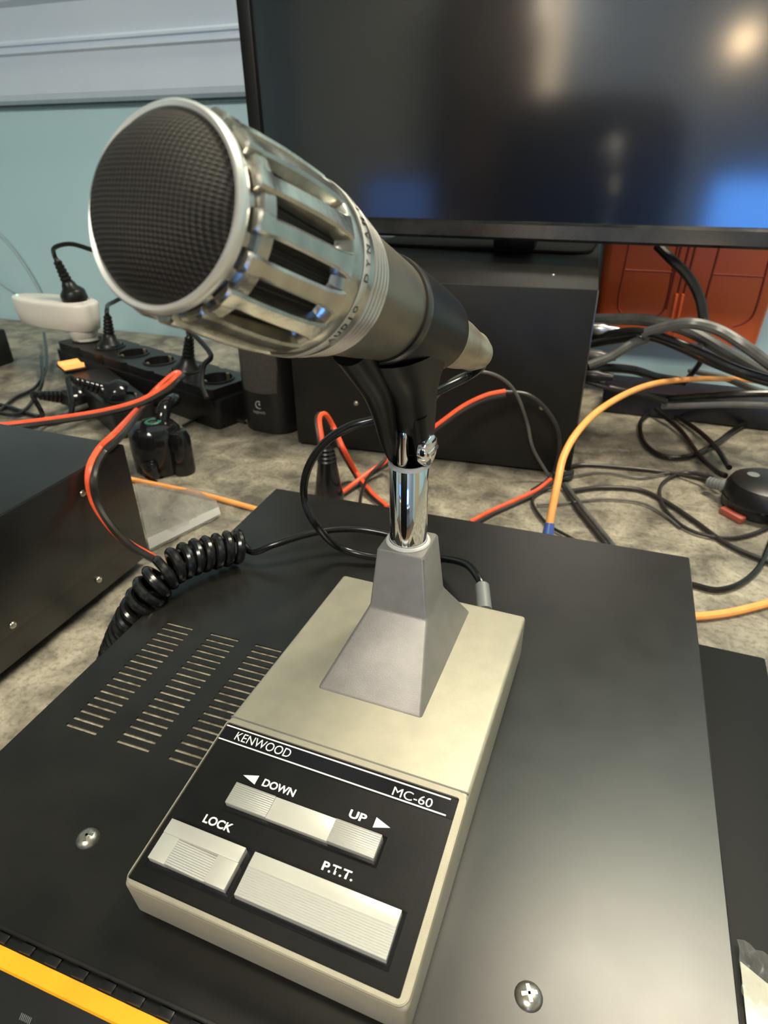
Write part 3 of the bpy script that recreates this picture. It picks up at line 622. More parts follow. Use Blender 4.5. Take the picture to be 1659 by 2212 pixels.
# tail and strain relief
pf = [(.0110, .1290), (.0112, .1300), (.0098, .1560), (.0080, .1740)]
for i in range(4): pf += [(.0082 - i * .0005, .1745 + i * .0028), (.0084 - i * .0005, .1755 + i * .0028), (.0074 - i * .0005, .1768 + i * .0028)]
pf += [(.0045, .1870), (.0022, .1880)]
b = B(); lathe(b, pf, 48); tag(obj('tail', b, m_tail, mic, M=HM), 'tapered tan metal tail')
# lead looping from the tail down and round to the back of the base
TIP = HC + WV * .186
pts = [TIP - WV * .004, TIP + WV * .006 + Vector((0, 0, -.004)), atD(1012, 812, .285), atD(960, 838, .275), atD(890, 872, .262), atD(820, 903, .250), atD(755, 922, .245), atD(700, 958, .245), atD(664, 1015, .248), atD(657, 1075, .252), atD(680, 1130, .252), at(725, 1178, .108), at(790, 1200, .1010), at(870, 1208, .100), at(950, 1207, .104), at(1005, 1218, .114), at(1032, 1246, .118)]
endp = mic_inv @ at(1046, 1300, .1135)
b = B(); tube(b, [mic_inv @ p for p in pts] + [mic_inv @ at(1042, 1268, .1165)], .00205, 14, 8); obj('lead', b, m_rub, mic)
e0, e1 = mic_inv @ at(1041, 1262, .117), mic_inv @ at(1047, 1318, .1125)
b = B(); dd = e1 - e0; lathe(b, [(0, 0), (.0028, 0), (.0036, .001), (.0036, dd.length), (0, dd.length)], 20, Mz(dd, e0)); tag(obj('lead_boot', b, m_grey, mic), 'grey rubber boot')

# ------------------------------------------------------------------ coiled cord
t = thing('coiled_cord', 'black coiled cord lying over the rear left edge of the radio', 'cord', at(440, 1210, RH))
T0 = Vector(t.location)
axis = smooth_path([at(522, 1178, .1065) , at(470, 1190, .108), at(415, 1205, .110), at(368, 1228, .110), at(330, 1268, .104), at(300, 1318, .092), at(272, 1370, .074), at(250, 1425, .050), at(235, 1480, .022)], 12)
L_ = [0]
for p, q in zip(axis, axis[1:]): L_.append(L_[-1] + (q - p).length)
fr_ = frames(axis); turns = L_[-1] / .0064; pts = []; NS = int(turns * 18)
for i in range(NS + 1):
    s_ = L_[-1] * i / NS; k = min(max(j for j in range(len(L_)) if L_[j] <= s_ + 1e-9), len(axis) - 2); tt = (s_ - L_[k]) / max(L_[k + 1] - L_[k], 1e-9)
    p = axis[k].lerp(axis[k + 1], tt); a = fr_[k][2].lerp(fr_[k + 1][2], tt); u = fr_[k][3].lerp(fr_[k + 1][3], tt); ph_ = 2 * math.pi * turns * i / NS
    pts.append(p + (a * math.cos(ph_) + u * math.sin(ph_)) * .0078 - T0)
b = B(); tube(b, pts, .0027, 10, 1, smooth=False); obj('coil', b, m_rub, t)
b = B(); tube(b, [axis[0] + Vector((.002, .0, .0)) - T0 + (pts[0] - (axis[0] - T0)) * .9, at(545, 1192, .103) - T0, at(590, 1177, .108) - T0, at(660, 1155, .111) - T0, at(730, 1143, .111) - T0, at(800, 1146, .110) - T0, at(880, 1168, .108) - T0, at(950, 1215, .106) - T0], .0021, 12, 8); obj('straight_lead', b, m_rub, t)

# ------------------------------------------------------------------ generic cables
def cable(name, label, cat, pts, r, m, group=None, n=10, sub=7):
    P = [p if isinstance(p, Vector) else at(*p) for p in pts]
    o0 = P[0].copy(); b = B(); tube(b, [p - o0 for p in P], r, n, sub); o = obj(name, b, m, None, loc=o0); return tag(o, label, cat, group)
def twin(label, pts, r, off):
    """red and black wires joined side by side; off = (px, py) shift of the black one, in the direction it lies"""
    P = [p if isinstance(p, Vector) else at(*p) for p in pts]; o0 = P[0].copy()
    t = thing('twin_wire', label, 'wire', o0)
    path = smooth_path([p - o0 for p in P], 7); fr = frames(path)
    b = B(); tube(b, path, r, 8, 1, False); tag(obj('red_wire', b, m_red, t), 'orange red wire')
    b = B(); vv = off
    tube(b, [p + Vector(vv) for p in path], r, 8, 1, False); tag(obj('black_wire', b, m_rubm, t), 'black wire'); return t
twin('red and black wire hooked over at left, running down beside the coiled cord',
     [(-30, 922, .075), (60, 912, .075), (150, 900, .072), (230, 886, .070), (300, 866, .072), (352, 838, .080), (378, 816, .088), atD(388, 806, .57), atD(375, 808, .565), atD(340, 838, .545), atD(300, 880, .52), (255, 930, .115), (213, 972, .113), (192, 1020, .108), (200, 1078, .090), (232, 1130, .075), (275, 1172, .060), (330, 1204, .045), (352, 1218, .030)], .0028, (.0048, -.0010, -.0020))
twin('red and black wire looping up in front of the computer case', [(724, 1130, .003), atD(705, 1075, .500) , atD(698, 1010, .505), atD(695, 950, .510), atD(690, 905, .520), atD(703, 895, .528), atD(722, 925, .535), atD(742, 970, .520), (770, 1020, .012), (800, 1062, .006), (838, 1096, .004)], .0026, (-.0036, .001, -.0010))
twin('short red and black wire crossing behind the chrome tube', [(720, 1078, .004), (760, 1048, .006), (800, 1018, .012), (845, 990, .020), atD(900, 950, .545), atD(950, 914, .560), atD(1000, 878, .575), atD(1050, 854, .585), atD(1092, 845, .592)], .0025, (.0005, -.0012, -.0034))
twin('faint red and black wire running to the right cable knot', [(1015, 1128, .004), (1060, 1104, .003), (1110, 1082, .003), (1160, 1058, .004), (1190, 1035, .006)], .0021, (.003, -.003, -.001))
cable('black_cable', 'thin grey black cable arching from the clip to the right cable knot', 'cable', [atD(935, 868, .55), atD(975, 822, .56), atD(1030, 803, .57), atD(1080, 815, .58), atD(1115, 850, .59), atD(1138, 910, .60), atD(1152, 970, .605), (1187, 1030, .006)], .0016, m_gcable)
cable('black_cable', 'black and brown cable bending down in front of the computer case', 'cable', [atD(1085, 846, .592), atD(1140, 853, .598), atD(1180, 885, .602), atD(1205, 930, .606), atD(1207, 980, .610), (1190, 1030, .007), (1150, 1060, .004)], .0022, m_rubm)
cable('black_cable', 'short dark wire rising behind the rear edge of the radio', 'cable', [(775, 1105, .030), (782, 1062, .020), (800, 1025, .015), (840, 985, .02)], .0016, m_rubm)
# power plug boot by the radio
t = thing('plug', 'black tapered plug boot standing behind the radio', 'plug', at(712, 1090, 0))
b = B(); lathe(b, [(0, 0), (.014, 0), (.0145, .010), (.0125, .022), (.0085, .050), (.006, .062), (0, .063)], 28); obj('boot', b, m_gloss, t)
b = B()
for k in range(4): lathe(b, [(.0085 - .0006 * k, .048 + k * .004), (.0095 - .0006 * k, .049 + k * .004), (.0085 - .0006 * k, .0505 + k * .004)], 24)
obj('grip_ring', b, m_plast, t)

# orange cords
t0 = at(1185, 1135, .055)
t = thing('network_cable', 'orange cable with a blue boot arching up from the rear of the radio', 'cable', t0)
P = [at(1183, 1158, .048), at(1188, 1125, .058), at(1203, 1050, .078), at(1218, 985, .092), at(1250, 930, .10), at(1300, 882, .104), at(1370, 843, .10), at(1440, 824, .092), at(1540, 818, .080), at(1640, 824, .068), at(1760, 850, .05)]
b = B(); tube(b, [p - t0 for p in P], .0030, 14, 8); obj('sheath', b, m_orange, t)
b = B(); dd = P[1] - P[0]; lathe(b, [(0, -.016), (.0042, -.016), (.0044, 0), (.0036, .010), (0, .0105)], 20, Mz(dd, P[0] - t0)); tag(obj('boot', b, m_blue, t), 'blue plug boot')
cable('network_cable', 'straight orange cable lying on the desk beside the left case', 'cable', [(250, 1028, .003), (340, 1047, .003), (430, 1066, .003), (520, 1090, .003), (640, 1125, .003), (800, 1180, .0031)], .0026, m_orange)
cable('network_cable', 'orange cable leaving the right side of the radio', 'cable', [(1380, 1338, .0035), (1500, 1332, .0035), (1570, 1324, .0035), (1640, 1308, .0035), (1780, 1270, .0035)], .0031, m_orange)

# black cables lying on the right part of the desk
G = 'black cables tangled on the right of the desk'
cable('black_cable', 'thick black cable loop left of the round black adapter', 'cable', [(1575, 1010, .020), (1545, 965, .010), (1500, 925, .006), (1450, 895, .005), (1408, 890, .005), (1383, 915, .004), (1390, 955, .004), (1430, 985, .004), (1490, 985, .005), (1550, 955, .006), (1600, 920, .006), (1680, 890, .006)], .0030, m_rub, G)
cable('black_cable', 'black cable from the monitor gap down to the round adapter', 'cable', [atD(1405, 860, .84), (1420, 885, .012), (1470, 930, .006), (1510, 985, .008), (1550, 1020, .018), (1568, 1028, .02)], .0029, m_rub, G)
cable('black_cable', 'thin dark cable running right from the cable knot to the ribbed adapter plug', 'cable', [(1225, 1010, .004), (1260, 1004, .003), (1350, 1010, .003), (1440, 1020, .003), (1510, 1035, .006), (1530, 1040, .010)], .0020, m_rubm, G)
cable('black_cable', 'thin dark cable sweeping diagonally to the lower right', 'cable', [(1235, 1060, .004), (1300, 1053, .003), (1380, 1058, .003), (1440, 1085, .003), (1500, 1125, .003), (1570, 1175, .003), (1650, 1210, .003), (1720, 1235, .003)], .0022, m_rubm, G)
cable('black_cable', 'thin black cable making a long oval loop on the desk', 'cable', [(1540, 1033, .008), (1480, 1022, .003), (1435, 1040, .003), (1425, 1070, .003), (1445, 1110, .003), (1490, 1145, .003), (1560, 1162, .003), (1620, 1155, .003), (1680, 1130, .003)], .0017, m_rubm, G)
cable('black_cable', 'black cable curving under the round adapter to the radio side', 'cable', [(1460, 1255, .004), (1500, 1264, .003), (1550, 1274, .003), (1600, 1260, .003), (1640, 1225, .003), (1665, 1170, .004), (1690, 1110, .004)], .0024, m_rub, G)
cable('black_cable', 'pair-like grey cable going steeply from the knot behind the radio', 'cable', [(1222, 1045, .004), (1250, 1085, .003), (1290, 1135, .003), (1330, 1185, .003), (1370, 1240, .003)], .0022, m_gcable, G)
cable('black_cable', 'thin dark wire beside the steep grey cable', 'cable', [(1215, 1050, .004), (1240, 1090, .003), (1280, 1142, .003), (1318, 1190, .003), (1360, 1250, .003)], .0016, m_rubm, G)
cable('black_cable', 'faint thin cable arc across the middle of the right desk area', 'cable', [(1160, 1090, .003), (1220, 1087, .0025), (1300, 1078, .0025), (1380, 1085, .0025), (1430, 1108, .0025), (1470, 1140, .0025)], .0012, m_gcable, G)
cable('black_cable', 'thin grey wire crossing beside the long oval loop', 'cable', [(1230, 1030, .003), (1300, 1020, .0025), (1380, 1032, .0025), (1440, 1022, .0035), (1500, 1018, .0035), (1540, 1030, .008)], .0012, m_gcable, G)
cable('black_cable', 'thin black wire wandering left from the cable knot', 'cable', [(1210, 1050, .004), (1170, 1060, .004), (1150, 1085, .003), (1180, 1130, .003), (1230, 1160, .003), (1280, 1190, .003)], .0015, m_rubm, G)
# knot
b = B()
for k in range(6):
    a = random.random() * 6; tube(b, [(.010 * math.cos(a + j * 1.3), .008 * math.sin(a + j * 1.7), .003 + .0014 * k + .002 * math.sin(j)) for j in range(6)], .0018, 8, 6)
tag(obj('cable_knot', b, m_rubm, None, loc=at(1212, 1040, 0)), 'small dark knot of wires at the corner of the computer case', 'cable knot')

# bundle behind, right of the computer case
G = 'cable bundle running right from the back of the computer case'
def bcable(label, pts, r, m): cable('bundle_cable', label, 'cable', [atD(*p) for p in pts], r, m, G)
bcable('thick black cable on top of the bundle under the orange bin', [(1240, 690, .80), (1300, 690, .79), (1380, 690, .77), (1450, 702, .75), (1500, 720, .74), (1560, 755, .73), (1620, 790, .73), (1700, 830, .73)], .0065, m_gcable)
bcable('thick grey cable arching over the bundle', [(1390, 720, .72), (1440, 706, .71), (1490, 698, .70), (1550, 712, .70), (1610, 748, .69), (1680, 800, .69)], .0055, m_gcable)
bcable('thick black cable just above the pale wall patch', [(1250, 735, .74), (1310, 722, .73), (1380, 716, .72), (1450, 735, .71), (1520, 765, .70), (1600, 800, .69), (1700, 830, .69)], .0042, m_rub)
bcable('second black cable above the pale wall patch', [(1250, 750, .75), (1330, 735, .74), (1400, 728, .73), (1470, 752, .72), (1540, 785, .71), (1620, 815, .70), (1700, 838, .70)], .0038, m_rubm)
bcable('grey cable rising out of the lower bundle', [(1270, 790, .70), (1320, 770, .71), (1360, 745, .72), (1400, 728, .73)], .0050, m_gcable)
bcable('black cable at the foot of the bundle beside the case', [(1262, 800, .72), (1310, 795, .74), (1370, 800, .76), (1420, 815, .78), (1480, 825, .79)], .0050, m_rub)
bcable('thin black cable at the foot of the bundle', [(1262, 822, .70), (1320, 838, .70), (1380, 850, .71), (1440, 868, .72)], .0030, m_rubm)
bcable('black cable crossing the pale wall patch', [(1512, 748, .72), (1515, 775, .76), (1500, 800, .80), (1480, 825, .82)], .0034, m_rub)
bcable('dark cable hanging in front of the orange bin', [(1420, 530, .80), (1450, 560, .79), (1485, 595, .78), (1510, 640, .77), (1520, 690, .76), (1525, 730, .74)], .0052, m_rubm)
bcable('pale grey cable along the lower bundle', [(1490, 800, .84), (1560, 815, .80), (1620, 838, .76), (1700, 862, .74)], .0035, m_grey)
bcable('black cable along the strip at right', [(1440, 862, .74), (1520, 856, .73), (1590, 852, .72), (1700, 850, .72)], .0040, m_rub)
bcable('lower black cable along the strip at right', [(1430, 878, .73), (1500, 876, .72), (1590, 874, .71), (1700, 878, .70)], .0034, m_gcable)
for i, (px, py, D) in enumerate(((1296, 712, .735), (1290, 770, .715), (1284, 812, .70))):
    P = atD(px, py, D); b = B(); lathe(b, [(0, 0), (.0065, 0), (.007, .003), (.007, .014), (.005, .018), (.0035, .030), (0, .030)], 20, Mz((1, -.1, .05)))
    o = obj('connector', b, m_plast if i == 2 else m_gcable if i else mat('nickel connector', (.55, .55, .56), .25, .9), None, loc=(-.0290 - (P.y - .63) * .0787, P.y, P.z)); tag(o, ['bright metal connector plugged in the side of the computer case, topmost', 'grey connector in the side of the computer case, middle one', 'grey connector in the side of the computer case, lowest'][i], 'connector', 'connectors in the computer case')
# long dark strip at the foot of the wall
b = B(); box2(b, (-.22, -.03, 0), (.33, .03, .034), .004); tag(obj('cable_box', b, mat('dark blue black plastic', (.012, .013, .020), .35), None, loc=(.205, .865, 0)), 'long dark box at the foot of the wall under the cable bundle', 'box')
# orange bin on the wall
t = thing('storage_bin', 'orange red plastic bin under the monitor at right', 'bin', (.058, .9425, .080))
b = B(); outl = lambda s, z: [(x * s, y, z) for x, y in rrect(.20, .13, .008)]
loft(b, [[(x * .93, y * .93, 0) for x, y in rrect(.200, .060, .008)], [(x, y, .004) for x, y in rrect(.194, .058, .008)], [(x, y, .150) for x, y in rrect(.206, .062, .010)]], cap=False)
f_ = b.verts[:]; b.faces.new([v for v in b.verts if abs(v.co.z) < 1e-6]); bmesh.ops.solidify(b, geom=b.faces[:], thickness=-.0022); obj('tub', b, m_crate, t)
b = B(); loft(b, [[(x, y, .147) for x, y in rrect(.208, .0630, .011)], [(x, y, .154) for x, y in rrect(.210, .0634, .012)]], cap=False); bmesh.ops.solidify(b, geom=b.faces[:], thickness=.003); obj('rim', b, m_crate, t)
b = B()
def gy(z): return -.0305 - .0020 * (z / .15)
for x0 in (-.045, .058):
    pts_ = [(x0 - .028, .148), (x0 - .029, .10), (x0 - .030, .045), (x0 - .022, .030), (x0 - .008, .024)]
    tube(b, [(x, gy(z), z) for x, z in pts_], .0016, 6, 4); tube(b, [(x0 + .028 + (x0 - x) * -.0, gy(z), z) for x, z in [(0, .148), (0, .10), (0, .045)]] + [(x0 + .020, gy(.03), .030), (x0 + .008, gy(.024), .024)], .0016, 6, 4)
    tube(b, [(x0 - .029, gy(.085), .085), (x0 + .028, gy(.085), .085)], .0015, 6, 2)
for x0 in (-.012, -.003, .004): tube(b, [(x0, gy(.148), .148), (x0 - .003, gy(.05), .04)], .0018, 6, 3)
tag(obj('moulded_lines', b, m_groovec, t), 'dark red moulded lines')
b = B()
for k in (0, 1): box2(b, (-.008 + k * .007, -.0345, .002), (-.0045 + k * .007, -.029, .060), .001)
obj('front_rib', b, m_crate, t)
b = B(); box2(b, (-.08, .0305, .12), (.08, .0322, .140), .001); obj('wall_bracket', b, m_plast, t)

# round black adapter and its plug
t = thing('power_adapter', 'round black power adapter lying on the desk at right edge', 'adapter', at(1640, 1100, 0))
b = B(); lathe(b, [(0, 0), (.030, 0), (.0345, .004), (.0355, .012), (.0345, .022), (.031, .029), (.024, .0325), (0, .034)], 48); obj('housing', b, m_plast, t)
b = B(); lathe(b, [(.0352, .0105), (.0362, .0115), (.0362, .0135), (.0352, .0145)], 48); obj('seam_ring', b, m_gloss, t)
b = B(); lathe(b, [(0, .0336), (.005, .0340), (.0055, .0345), (0, .0350)], 20, Matrix.Translation((-.013, .004, -.001))); obj('label_dot', b, m_grey, t)
T0 = Vector(t.location); p0 = at(1528, 1040, .012) - T0; p1 = at(1570, 1052, .015) - T0
b = B(); dd = p1 - p0
lathe(b, [(0, 0), (.003, 0)] + sum([[(.0055, .002 + i * .0035), (.0055, .004 + i * .0035), (.0040, .0045 + i * .0035)] for i in range(4)], []) + [(.007, dd.length - .004), (.007, dd.length + .006), (0, dd.length + .006)], 20, Mz(dd, p0)); tag(obj('ribbed_boot', b, m_grey, t), 'grey ribbed cable boot')
b = B(); box2(b, (-.012, -.004, 0), (.012, .004, .006), .001); o = obj('red_tab', b, mat('dull red plastic', (.35, .08, .05), .5), None, loc=at(1580, 1118, 0)); o.rotation_euler = (0, 0, R(-45)); tag(o, 'small dull red tab beside the round adapter', 'tab')

# low black case between radio and right edge of frame, paper and wrap on it
t = thing('flat_device', 'low flat black device right of the radio', 'device', (.0835, .205, 0))
b = B(); box2(b, (-.0225, -.20, .004), (.0235, .1275, .050), .0015); obj('housing', b, m_dead, t)
for sy in (-.15, .1): b = B(); box2(b, (-.018, sy - .008, 0), (.018, sy + .008, .0042), .001); obj('foot', b, m_rub, t)
P = at(1598, 2078, .0505)
b = B(); prism(b, [(P.x, P.y), (P.x + .012, P.y - .0065), (.1065, P.y - .012), (.1065, .006), (P.x + .0015, .006)][::-1], .0503, .0511); tag(obj('paper_sheet', b, m_paper, None, smooth=False), 'cream white paper sheet in the bottom right corner', 'paper')
b = B(); g_ = 10; base_ = at(1590, 2030, .0515); vs = [[b.verts.new((base_.x + .020 * i / g_, base_.y - .020 * j / g_ - .006 * i / g_, .0520 + .0022 * abs(math.sin(i * 1.1 + j * .7)))) for j in range(g_ + 1)] for i in range(g_ + 1)]
for i in range(g_):
    for j in range(g_): b.faces.new((vs[i][j], vs[i + 1][j], vs[i + 1][j + 1], vs[i][j + 1]))
bmesh.ops.solidify(b, geom=b.faces[:], thickness=.0001); tag(obj('plastic_wrap', b, m_film, None), 'crumpled clear plastic above the paper sheet', 'wrap')

# ------------------------------------------------------------------ clear plastic bag
b = B(); cor = [at(292, 1045, 0), at(462, 1062, 0), at(478, 1118, 0), at(325, 1195, 0)]; g_ = 18; vs = []
for i in range(g_ + 1):
    row = []
    for j in range(g_ + 1):
        u, v = i / g_, j / g_; p = cor[0].lerp(cor[1], u).lerp(cor[3].lerp(cor[2], u), v)
        hh = .0012 + .010 * math.sin(math.pi * u) * math.sin(math.pi * v) * (1 + .35 * math.sin(9 * u + 5 * v)) + .0014 * math.sin(17 * u - 8 * v) ** 2
        row.append(b.verts.new((p.x, p.y, hh)))
    vs.append(row)
for i in range(g_):
    for j in range(g_): b.faces.new((vs[i][j], vs[i + 1][j], vs[i + 1][j + 1], vs[i][j + 1]))
o0 = cor[0]; b.transform(Matrix.Translation(-o0)); bmesh.ops.solidify(b, geom=b.faces[:], thickness=.0001)
bag = tag(obj('plastic_bag', b, m_bag, None, loc=o0), 'small clear plastic bag lying between the left case and the radio', 'bag')
b = B(); fl = [cor[3] + Vector((0, 0, .004)), cor[2] + Vector((0, 0, .004)), cor[2].lerp(cor[1], .22) + Vector((0, 0, .005)), cor[3].lerp(cor[0], .12) + Vector((0, 0, .005))]
loft(b, [[p - o0 for p in fl], [p - o0 + Vector((0, 0, .0004)) for p in fl]]); tag(obj('folded_edge', b, m_bagedge, bag, smooth=False), 'bright folded edge')

# ------------------------------------------------------------------ speaker
t = thing('speaker', 'black column speaker with grey cloth front beside the computer case', 'speaker', (-.395, .655, 0), R(-4))
def dsec(w_, d_, z, n=28):
    out = []
    for i in range(n):
        a = 2 * math.pi * i / n; cx, cy = math.cos(a), math.sin(a); out.append((math.copysign(abs(cx) ** .7, cx) * w_, math.copysign(abs(cy) ** .8, cy) * d_, z))
    return out
b = B(); loft(b, [dsec(.031, .029, .0), dsec(.035, .033, .003), dsec(.036, .034, .03), dsec(.035, .033, .12), dsec(.034, .032, .20), dsec(.030, .028, .206)]); obj('housing', b, m_plast, t, angle=50)
b = B(); 
rings = []
for z in (.052, .054, .12, .195, .197):
    e_ = .0 if .053 < z < .196 else -.0012; rings.append([(.0285 * math.sin(R(-52 + 104 * i / 14)) * 1.16, -(.0352 + e_) * math.cos(R(-52 + 104 * i / 14)) ** .55, z) for i in range(15)])
loft(b, rings, cap=False, closed=False); bmesh.ops.solidify(b, geom=b.faces[:], thickness=.0012); obj('cloth_front', b, m_fabric, t)
b = B(); Mf = M4((1, 0, 0), (0, 0, 1), (0, -1, 0), (0, -.0348, .0))
tube(b, [Mf @ Vector((.0045 * math.cos(a), .038 + .0045 * math.sin(a), 0)) for a in [R(60 + 30 * i) for i in range(9)]], .0007, 6, 3)
lathe(b, [(0, 0), (.0015, 0), (.0015, .0004), (0, .0004)], 12, Mf @ Matrix.Translation((.001, .039, 0))); merge(b, text_mesh('logitech', .0055, Mf @ Matrix.Translation((0, .0275, .0004)), 0, .0, 'CENTER')); obj('logo', b, mat('grey print', (.30, .29, .27), .5), t)

# ------------------------------------------------------------------ power strips and plugs at left
def socket(parent, x, y, z, r=.0195):
    b = B(); lathe(b, [(r - .0005, 0), (r + .0018, 0), (r + .002, .0012), (r, .0022), (r - .0008, .0018), (r - .001, -.012), (0.0001, -.012)], 32, Matrix.Translation((x, y, z))); o = obj('socket', b, m_plast, parent)
    for s_ in (-1, 1):
        b = B(); lathe(b, [(0, .0), (.0026, .0), (.0026, .0008), (0, .0008)], 12, Matrix.Translation((x + s_ * .0095, y, z - .012))); obj('contact_hole', b, m_gloss, o)
        b = B(); box(b, (x, y + s_ * (r - .0028), z - .003), (.005, .0022, .012), .0006); obj('earth_clip', b, m_brass, o)
A = R(-17.6); cx_, cy_ = -.627, .705
t = thing('power_strip', 'black power strip with round sockets, below the microphone head', 'power strip', (cx_, cy_, 0), A)
b = B(); prism(b, rrect(.385, .072, .008), 0, .038, None, .0012); pl_ = B(); obj('body', b, m_plast, t)
pl_.free()
# top plate with wells: built as a plate ring per socket
b = B(); n_ = 32; sp_ = [-.155 + .062 * i for i in range(6)]
for x in sp_:
    c1 = [b.verts.new((x + (.0205 * math.cos(2 * math.pi * i / n_)), .0205 * math.sin(2 * math.pi * i / n_), .050)) for i in range(n_)]
    c2 = [];
    for i in range(n_):
        a = 2 * math.pi * i / n_; k = 1 / max(abs(math.cos(a)) / .0308, abs(math.sin(a)) / .0345); c2.append(b.verts.new((x + k * math.cos(a), k * math.sin(a), .050)))
    lo = [b.verts.new((v.co.x, v.co.y, .0375)) for v in c2]
    for i in range(n_): j = (i + 1) % n_; b.faces.new((c1[i], c1[j], c2[j], c2[i])); b.faces.new((c2[i], c2[j], lo[j], lo[i]))
bmesh.ops.recalc_face_normals(b, faces=b.faces[:]); obj('top_plate', b, m_plast, t)
for x in sp_: socket(t, x, 0, .050, .0205)
strip = t; SM = Matrix.Translation((cx_, cy_, 0)) @ Matrix.Rotation(A, 4, 'Z')
def schuko(label, P, tilt=(0, 0, 1), m=m_plast, length=.03, r=.0185, cab=None, mcab=None, group='black plugs in the power strips'):
    t = thing('plug', label, 'plug', P, 0, group); Mt = Mz(tilt)
    b = B(); lathe(b, [(0, -.010), (r - .001, -.010), (r, -.008), (r, .003), (r - .0015, .006), (.011, .012), (.0095, .018), (0, .018)], 32, Mt); obj('body', b, m, t)
    b = B(); pf = []
    for i in range(6): pf += [(.0085 - i * .0005, .017 + i * length / 6), (.0085 - i * .0005, .017 + (i + .6) * length / 6), (.0066 - i * .0004, .017 + (i + .7) * length / 6)]
    pf += [(.0035, .018 + length), (0, .018 + length)]; lathe(b, [(0, .016)] + pf, 20, Mt); obj('boot', b, m, t)
    if cab: b = B(); tube(b, [Mt @ Vector((0, 0, .014 + length)), Mt @ Vector((0, 0, .024 + length))] + [c_ - Vector(P) for c_ in cab], .0032, 10, 8); obj('cord', b, mcab or m, t)
    return t
# white adapter in the strip at the left
wp = SM @ Vector((-.166, .002, .049)); wt = thing('plug_adapter', 'white plug adapter with a black plug on top at left edge', 'adapter', wp, R(2))
b = B(); lathe(b, [(0, -.011), (.0182, -.011), (.0185, -.006), (.0185, .004), (.0200, .006), (.0225, .016), (.0235, .024)], 36); tag(obj('foot', b, m_wplast, wt), 'round white plug foot')
def pear(z, g):
    out = []
    for i in range(40):
        a = 2 * math.pi * i / 40; cx, cy = math.cos(a), math.sin(a); k = .5 - .5 * cx; hw = .034 * (1 - .30 * k)
        out.append((-.043 + .0760 * math.copysign(abs(cx) ** .8, cx) * g[0], hw * math.copysign(abs(cy) ** .85, cy) * g[1], z + .008 * k * (1 if z < .02 else .5)))
    return out
b = B(); loft(b, [pear(.014, (.86, .82)), pear(.0165, (.93, .91)), pear(.034, (.975, .97)), pear(.052, (1, 1)), pear(.0555, (.985, .97)), pear(.0570, (.95, .92))]); obj('body', b, m_wplast, wt, angle=60)
b = B(); lathe(b, [(.0195, .0560), (.0215, .0565), (.0218, .0580), (.0205, .0590), (.0198, .0580), (.0192, .0560)], 36); obj('socket_rim', b, m_wplast, wt)
b = B(); lathe(b, [(0, 0), (.0016, 0), (.0012, .0006), (0, .0008)], 12, Matrix.Translation((-.108, -.004, .0612))); tag(obj('indicator', b, emit('green led', (.3, 1, .6), 2.0), wt), 'tiny lit green indicator')
sp0 = wp + Vector((-.002, 0, .066)); tl = (-.26, -.05, 1)
schuko('black plug with ribbed boot standing in the white adapter', sp0, tl, m_plast, .034, cab=[atD(118, 535, .745), atD(150, 527, .745), atD(190, 537, .745), atD(260, 565, .75), atD(330, 640, .78)], group=None)
schuko('black plug in the power strip right behind the white adapter', SM @ Vector((-.093, 0, .048)), (-.05, .25, 1), cab=[atD(240, 655, .80), atD(300, 640, .86), atD(380, 700, .92)])
schuko('black plug at the right end of the power strip under the microphone', SM @ Vector((.093, 0, .048)), (.2, .1, 1), cab=[atD(455, 765, .64), atD(440, 790, .62), atD(436, 830, .60), atD(446, 860, .59)])
# second strip with the lit orange switch
A2 = R(-31); o2 = at(238, 846, .030)
t = thing('power_strip', 'short black power strip with a lit orange switch', 'power strip', (o2.x, o2.y, 0), A2)
b = B(); prism(b, rrect(.19, .052, .010), 0, .036, None, .0025); obj('body', b, m_plast, t)
T2 = Matrix.Translation((o2.x, o2.y, 0)) @ Matrix.Rotation(A2, 4, 'Z'); ps = T2.inverted() @ at(155, 792, .038)
b = B(); box(b, (ps.x, ps.y, .0375), (.044, .030, .004), .001); o = obj('switch_frame', b, m_gloss, t)
b = B(); loft(b, [[(ps.x - .0165, y, .039), (ps.x - .0165, y, .0435), (ps.x, y, .0415), (ps.x + .0165, y, .0455), (ps.x + .0165, y, .039)] for y in (ps.y - .0135, ps.y + .0135)]); tag(obj('switch', b, emit('lit orange rocker', (1.0, .36, .10), .9), t, smooth=False), 'glowing orange rocker switch')
for x in (.005, .055): socket(t, x, 0, .0365, .0185)
schuko('black angled plug in the switched power strip', T2 @ Vector((.045, -.004, .040)), (-.75, -.55, .45), m_gloss, .032, cab=[at(150, 900, .035), at(60, 925, .015), at(-40, 960, .004)])
schuko('ribbed black plug at the near end of the switched power strip', T2 @ Vector((-.04, -.034, .018)), (-.4, -.8, .3), m_gloss, .03, cab=[at(90, 900, .006), at(20, 880, .004), at(-30, 870, .004)])
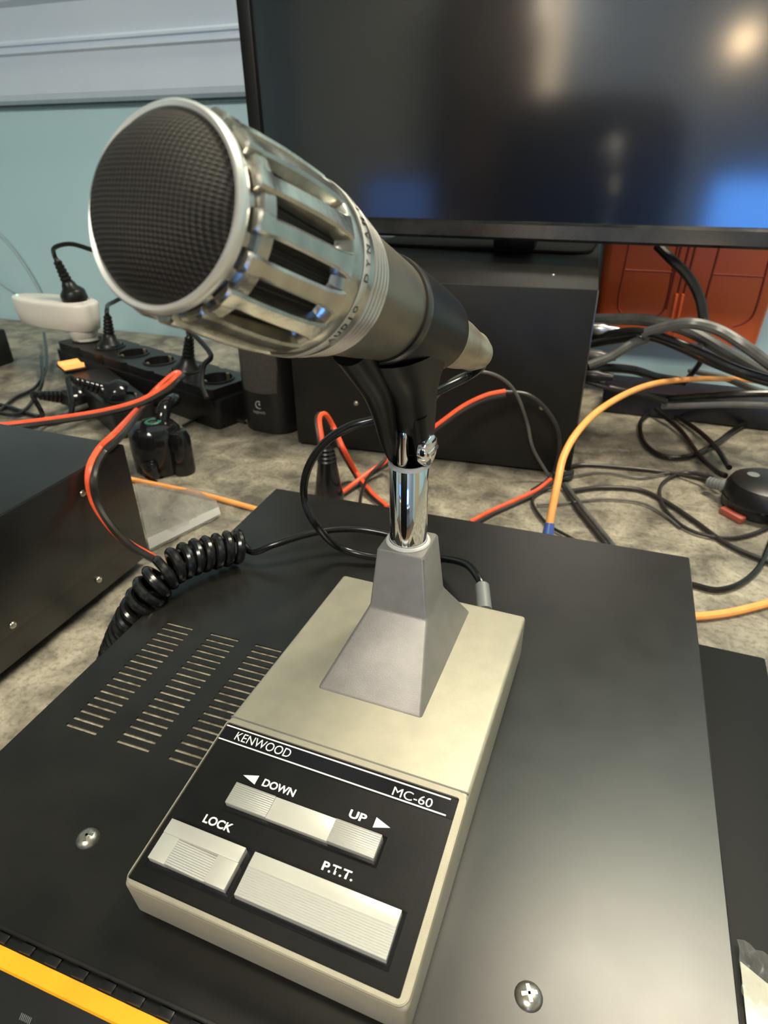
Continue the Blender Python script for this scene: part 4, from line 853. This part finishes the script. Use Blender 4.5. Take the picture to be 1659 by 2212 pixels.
# large glossy black coupling
g0 = at(350, 1012, 0)
t = thing('coupling_plug', 'large glossy black socket coupling standing behind the left case', 'coupling', g0, R(-10))
b = B(); lathe(b, [(0, 0), (.024, 0), (.0265, .003), (.0275, .030), (.0265, .046), (.022, .052), (.012, .054), (0, .054)], 40); obj('body', b, m_gloss, t)
b = B(); lathe(b, [(0, 0), (.011, 0), (.012, .004), (.012, .040), (.009, .048), (0, .049)], 28, Matrix.Translation((.029, .006, 0))); box(b, (.014, -.026, .012), (.018, .010, .018), .003); obj('side_lug', b, m_gloss, t)
b = B(); lathe(b, [(.005, .0535), (.0085, .0535), (.0088, .0542), (.008, .0548), (.005, .0545)], 28, Matrix.Translation((-.002, .002, 0))); tag(obj('green_ring', b, mat('green plastic', (.03, .16, .10), .4), t), 'dull green ring mark')
b = B(); tube(b, [(0, .01, .045), (-.004, .022, .062), (-.02, .05, .060), (-.05, .075, .045)], .0075, 12); obj('cord', b, m_gloss, t)
cable('black_cable', 'thin black cable at the far left curving over the desk', 'cable', [(-20, 905, .004), (30, 862, .004), (75, 838, .006), (98, 800, .010), (100, 760, .015), (95, 720, .02)], .0026, m_rub, 'cables at the far left')
cable('black_cable', 'second thin black cable at the far left', 'cable', [(-20, 890, .006), (40, 895, .005), (75, 860, .008), (92, 820, .012), (88, 770, .02)], .0026, m_rub, 'cables at the far left')
cable('black_cable', 'black and grey cable passing behind the left case top', 'cable', [(65, 945, .020), (105, 915, .022), (140, 893, .024), (190, 875, .03)], .0028, m_gcable, 'cables at the far left')
cable('black_cable', 'thin dark cable lying in front of the long power strip', 'cable', [(395, 920, .004), (430, 905, .004), (480, 900, .004), (530, 912, .004)], .0018, m_rubm)
def wcable(label, pts): cable('wall_cable', label, 'cable', [atD(*p) for p in pts], .0022, mat('blue grey cable', (.28, .38, .42), .5), 'pale cables hanging on the wall')
wcable('upper pale grey cable on the wall at left edge', [(-30, 480, .965), (20, 530, .965), (60, 585, .965), (95, 650, .965), (130, 740, .96)])
wcable('lower pale grey cable on the wall at left edge', [(-30, 590, .965), (20, 625, .965), (60, 650, .965), (110, 700, .965), (150, 750, .96)])
b = B(); box2(b, (-.020, -.03, 0), (.020, .03, .055), .004); tag(obj('transformer', b, m_plast, None, loc=(-.96, .72, 0)), 'small black block at the far left behind the white adapter', 'power block')
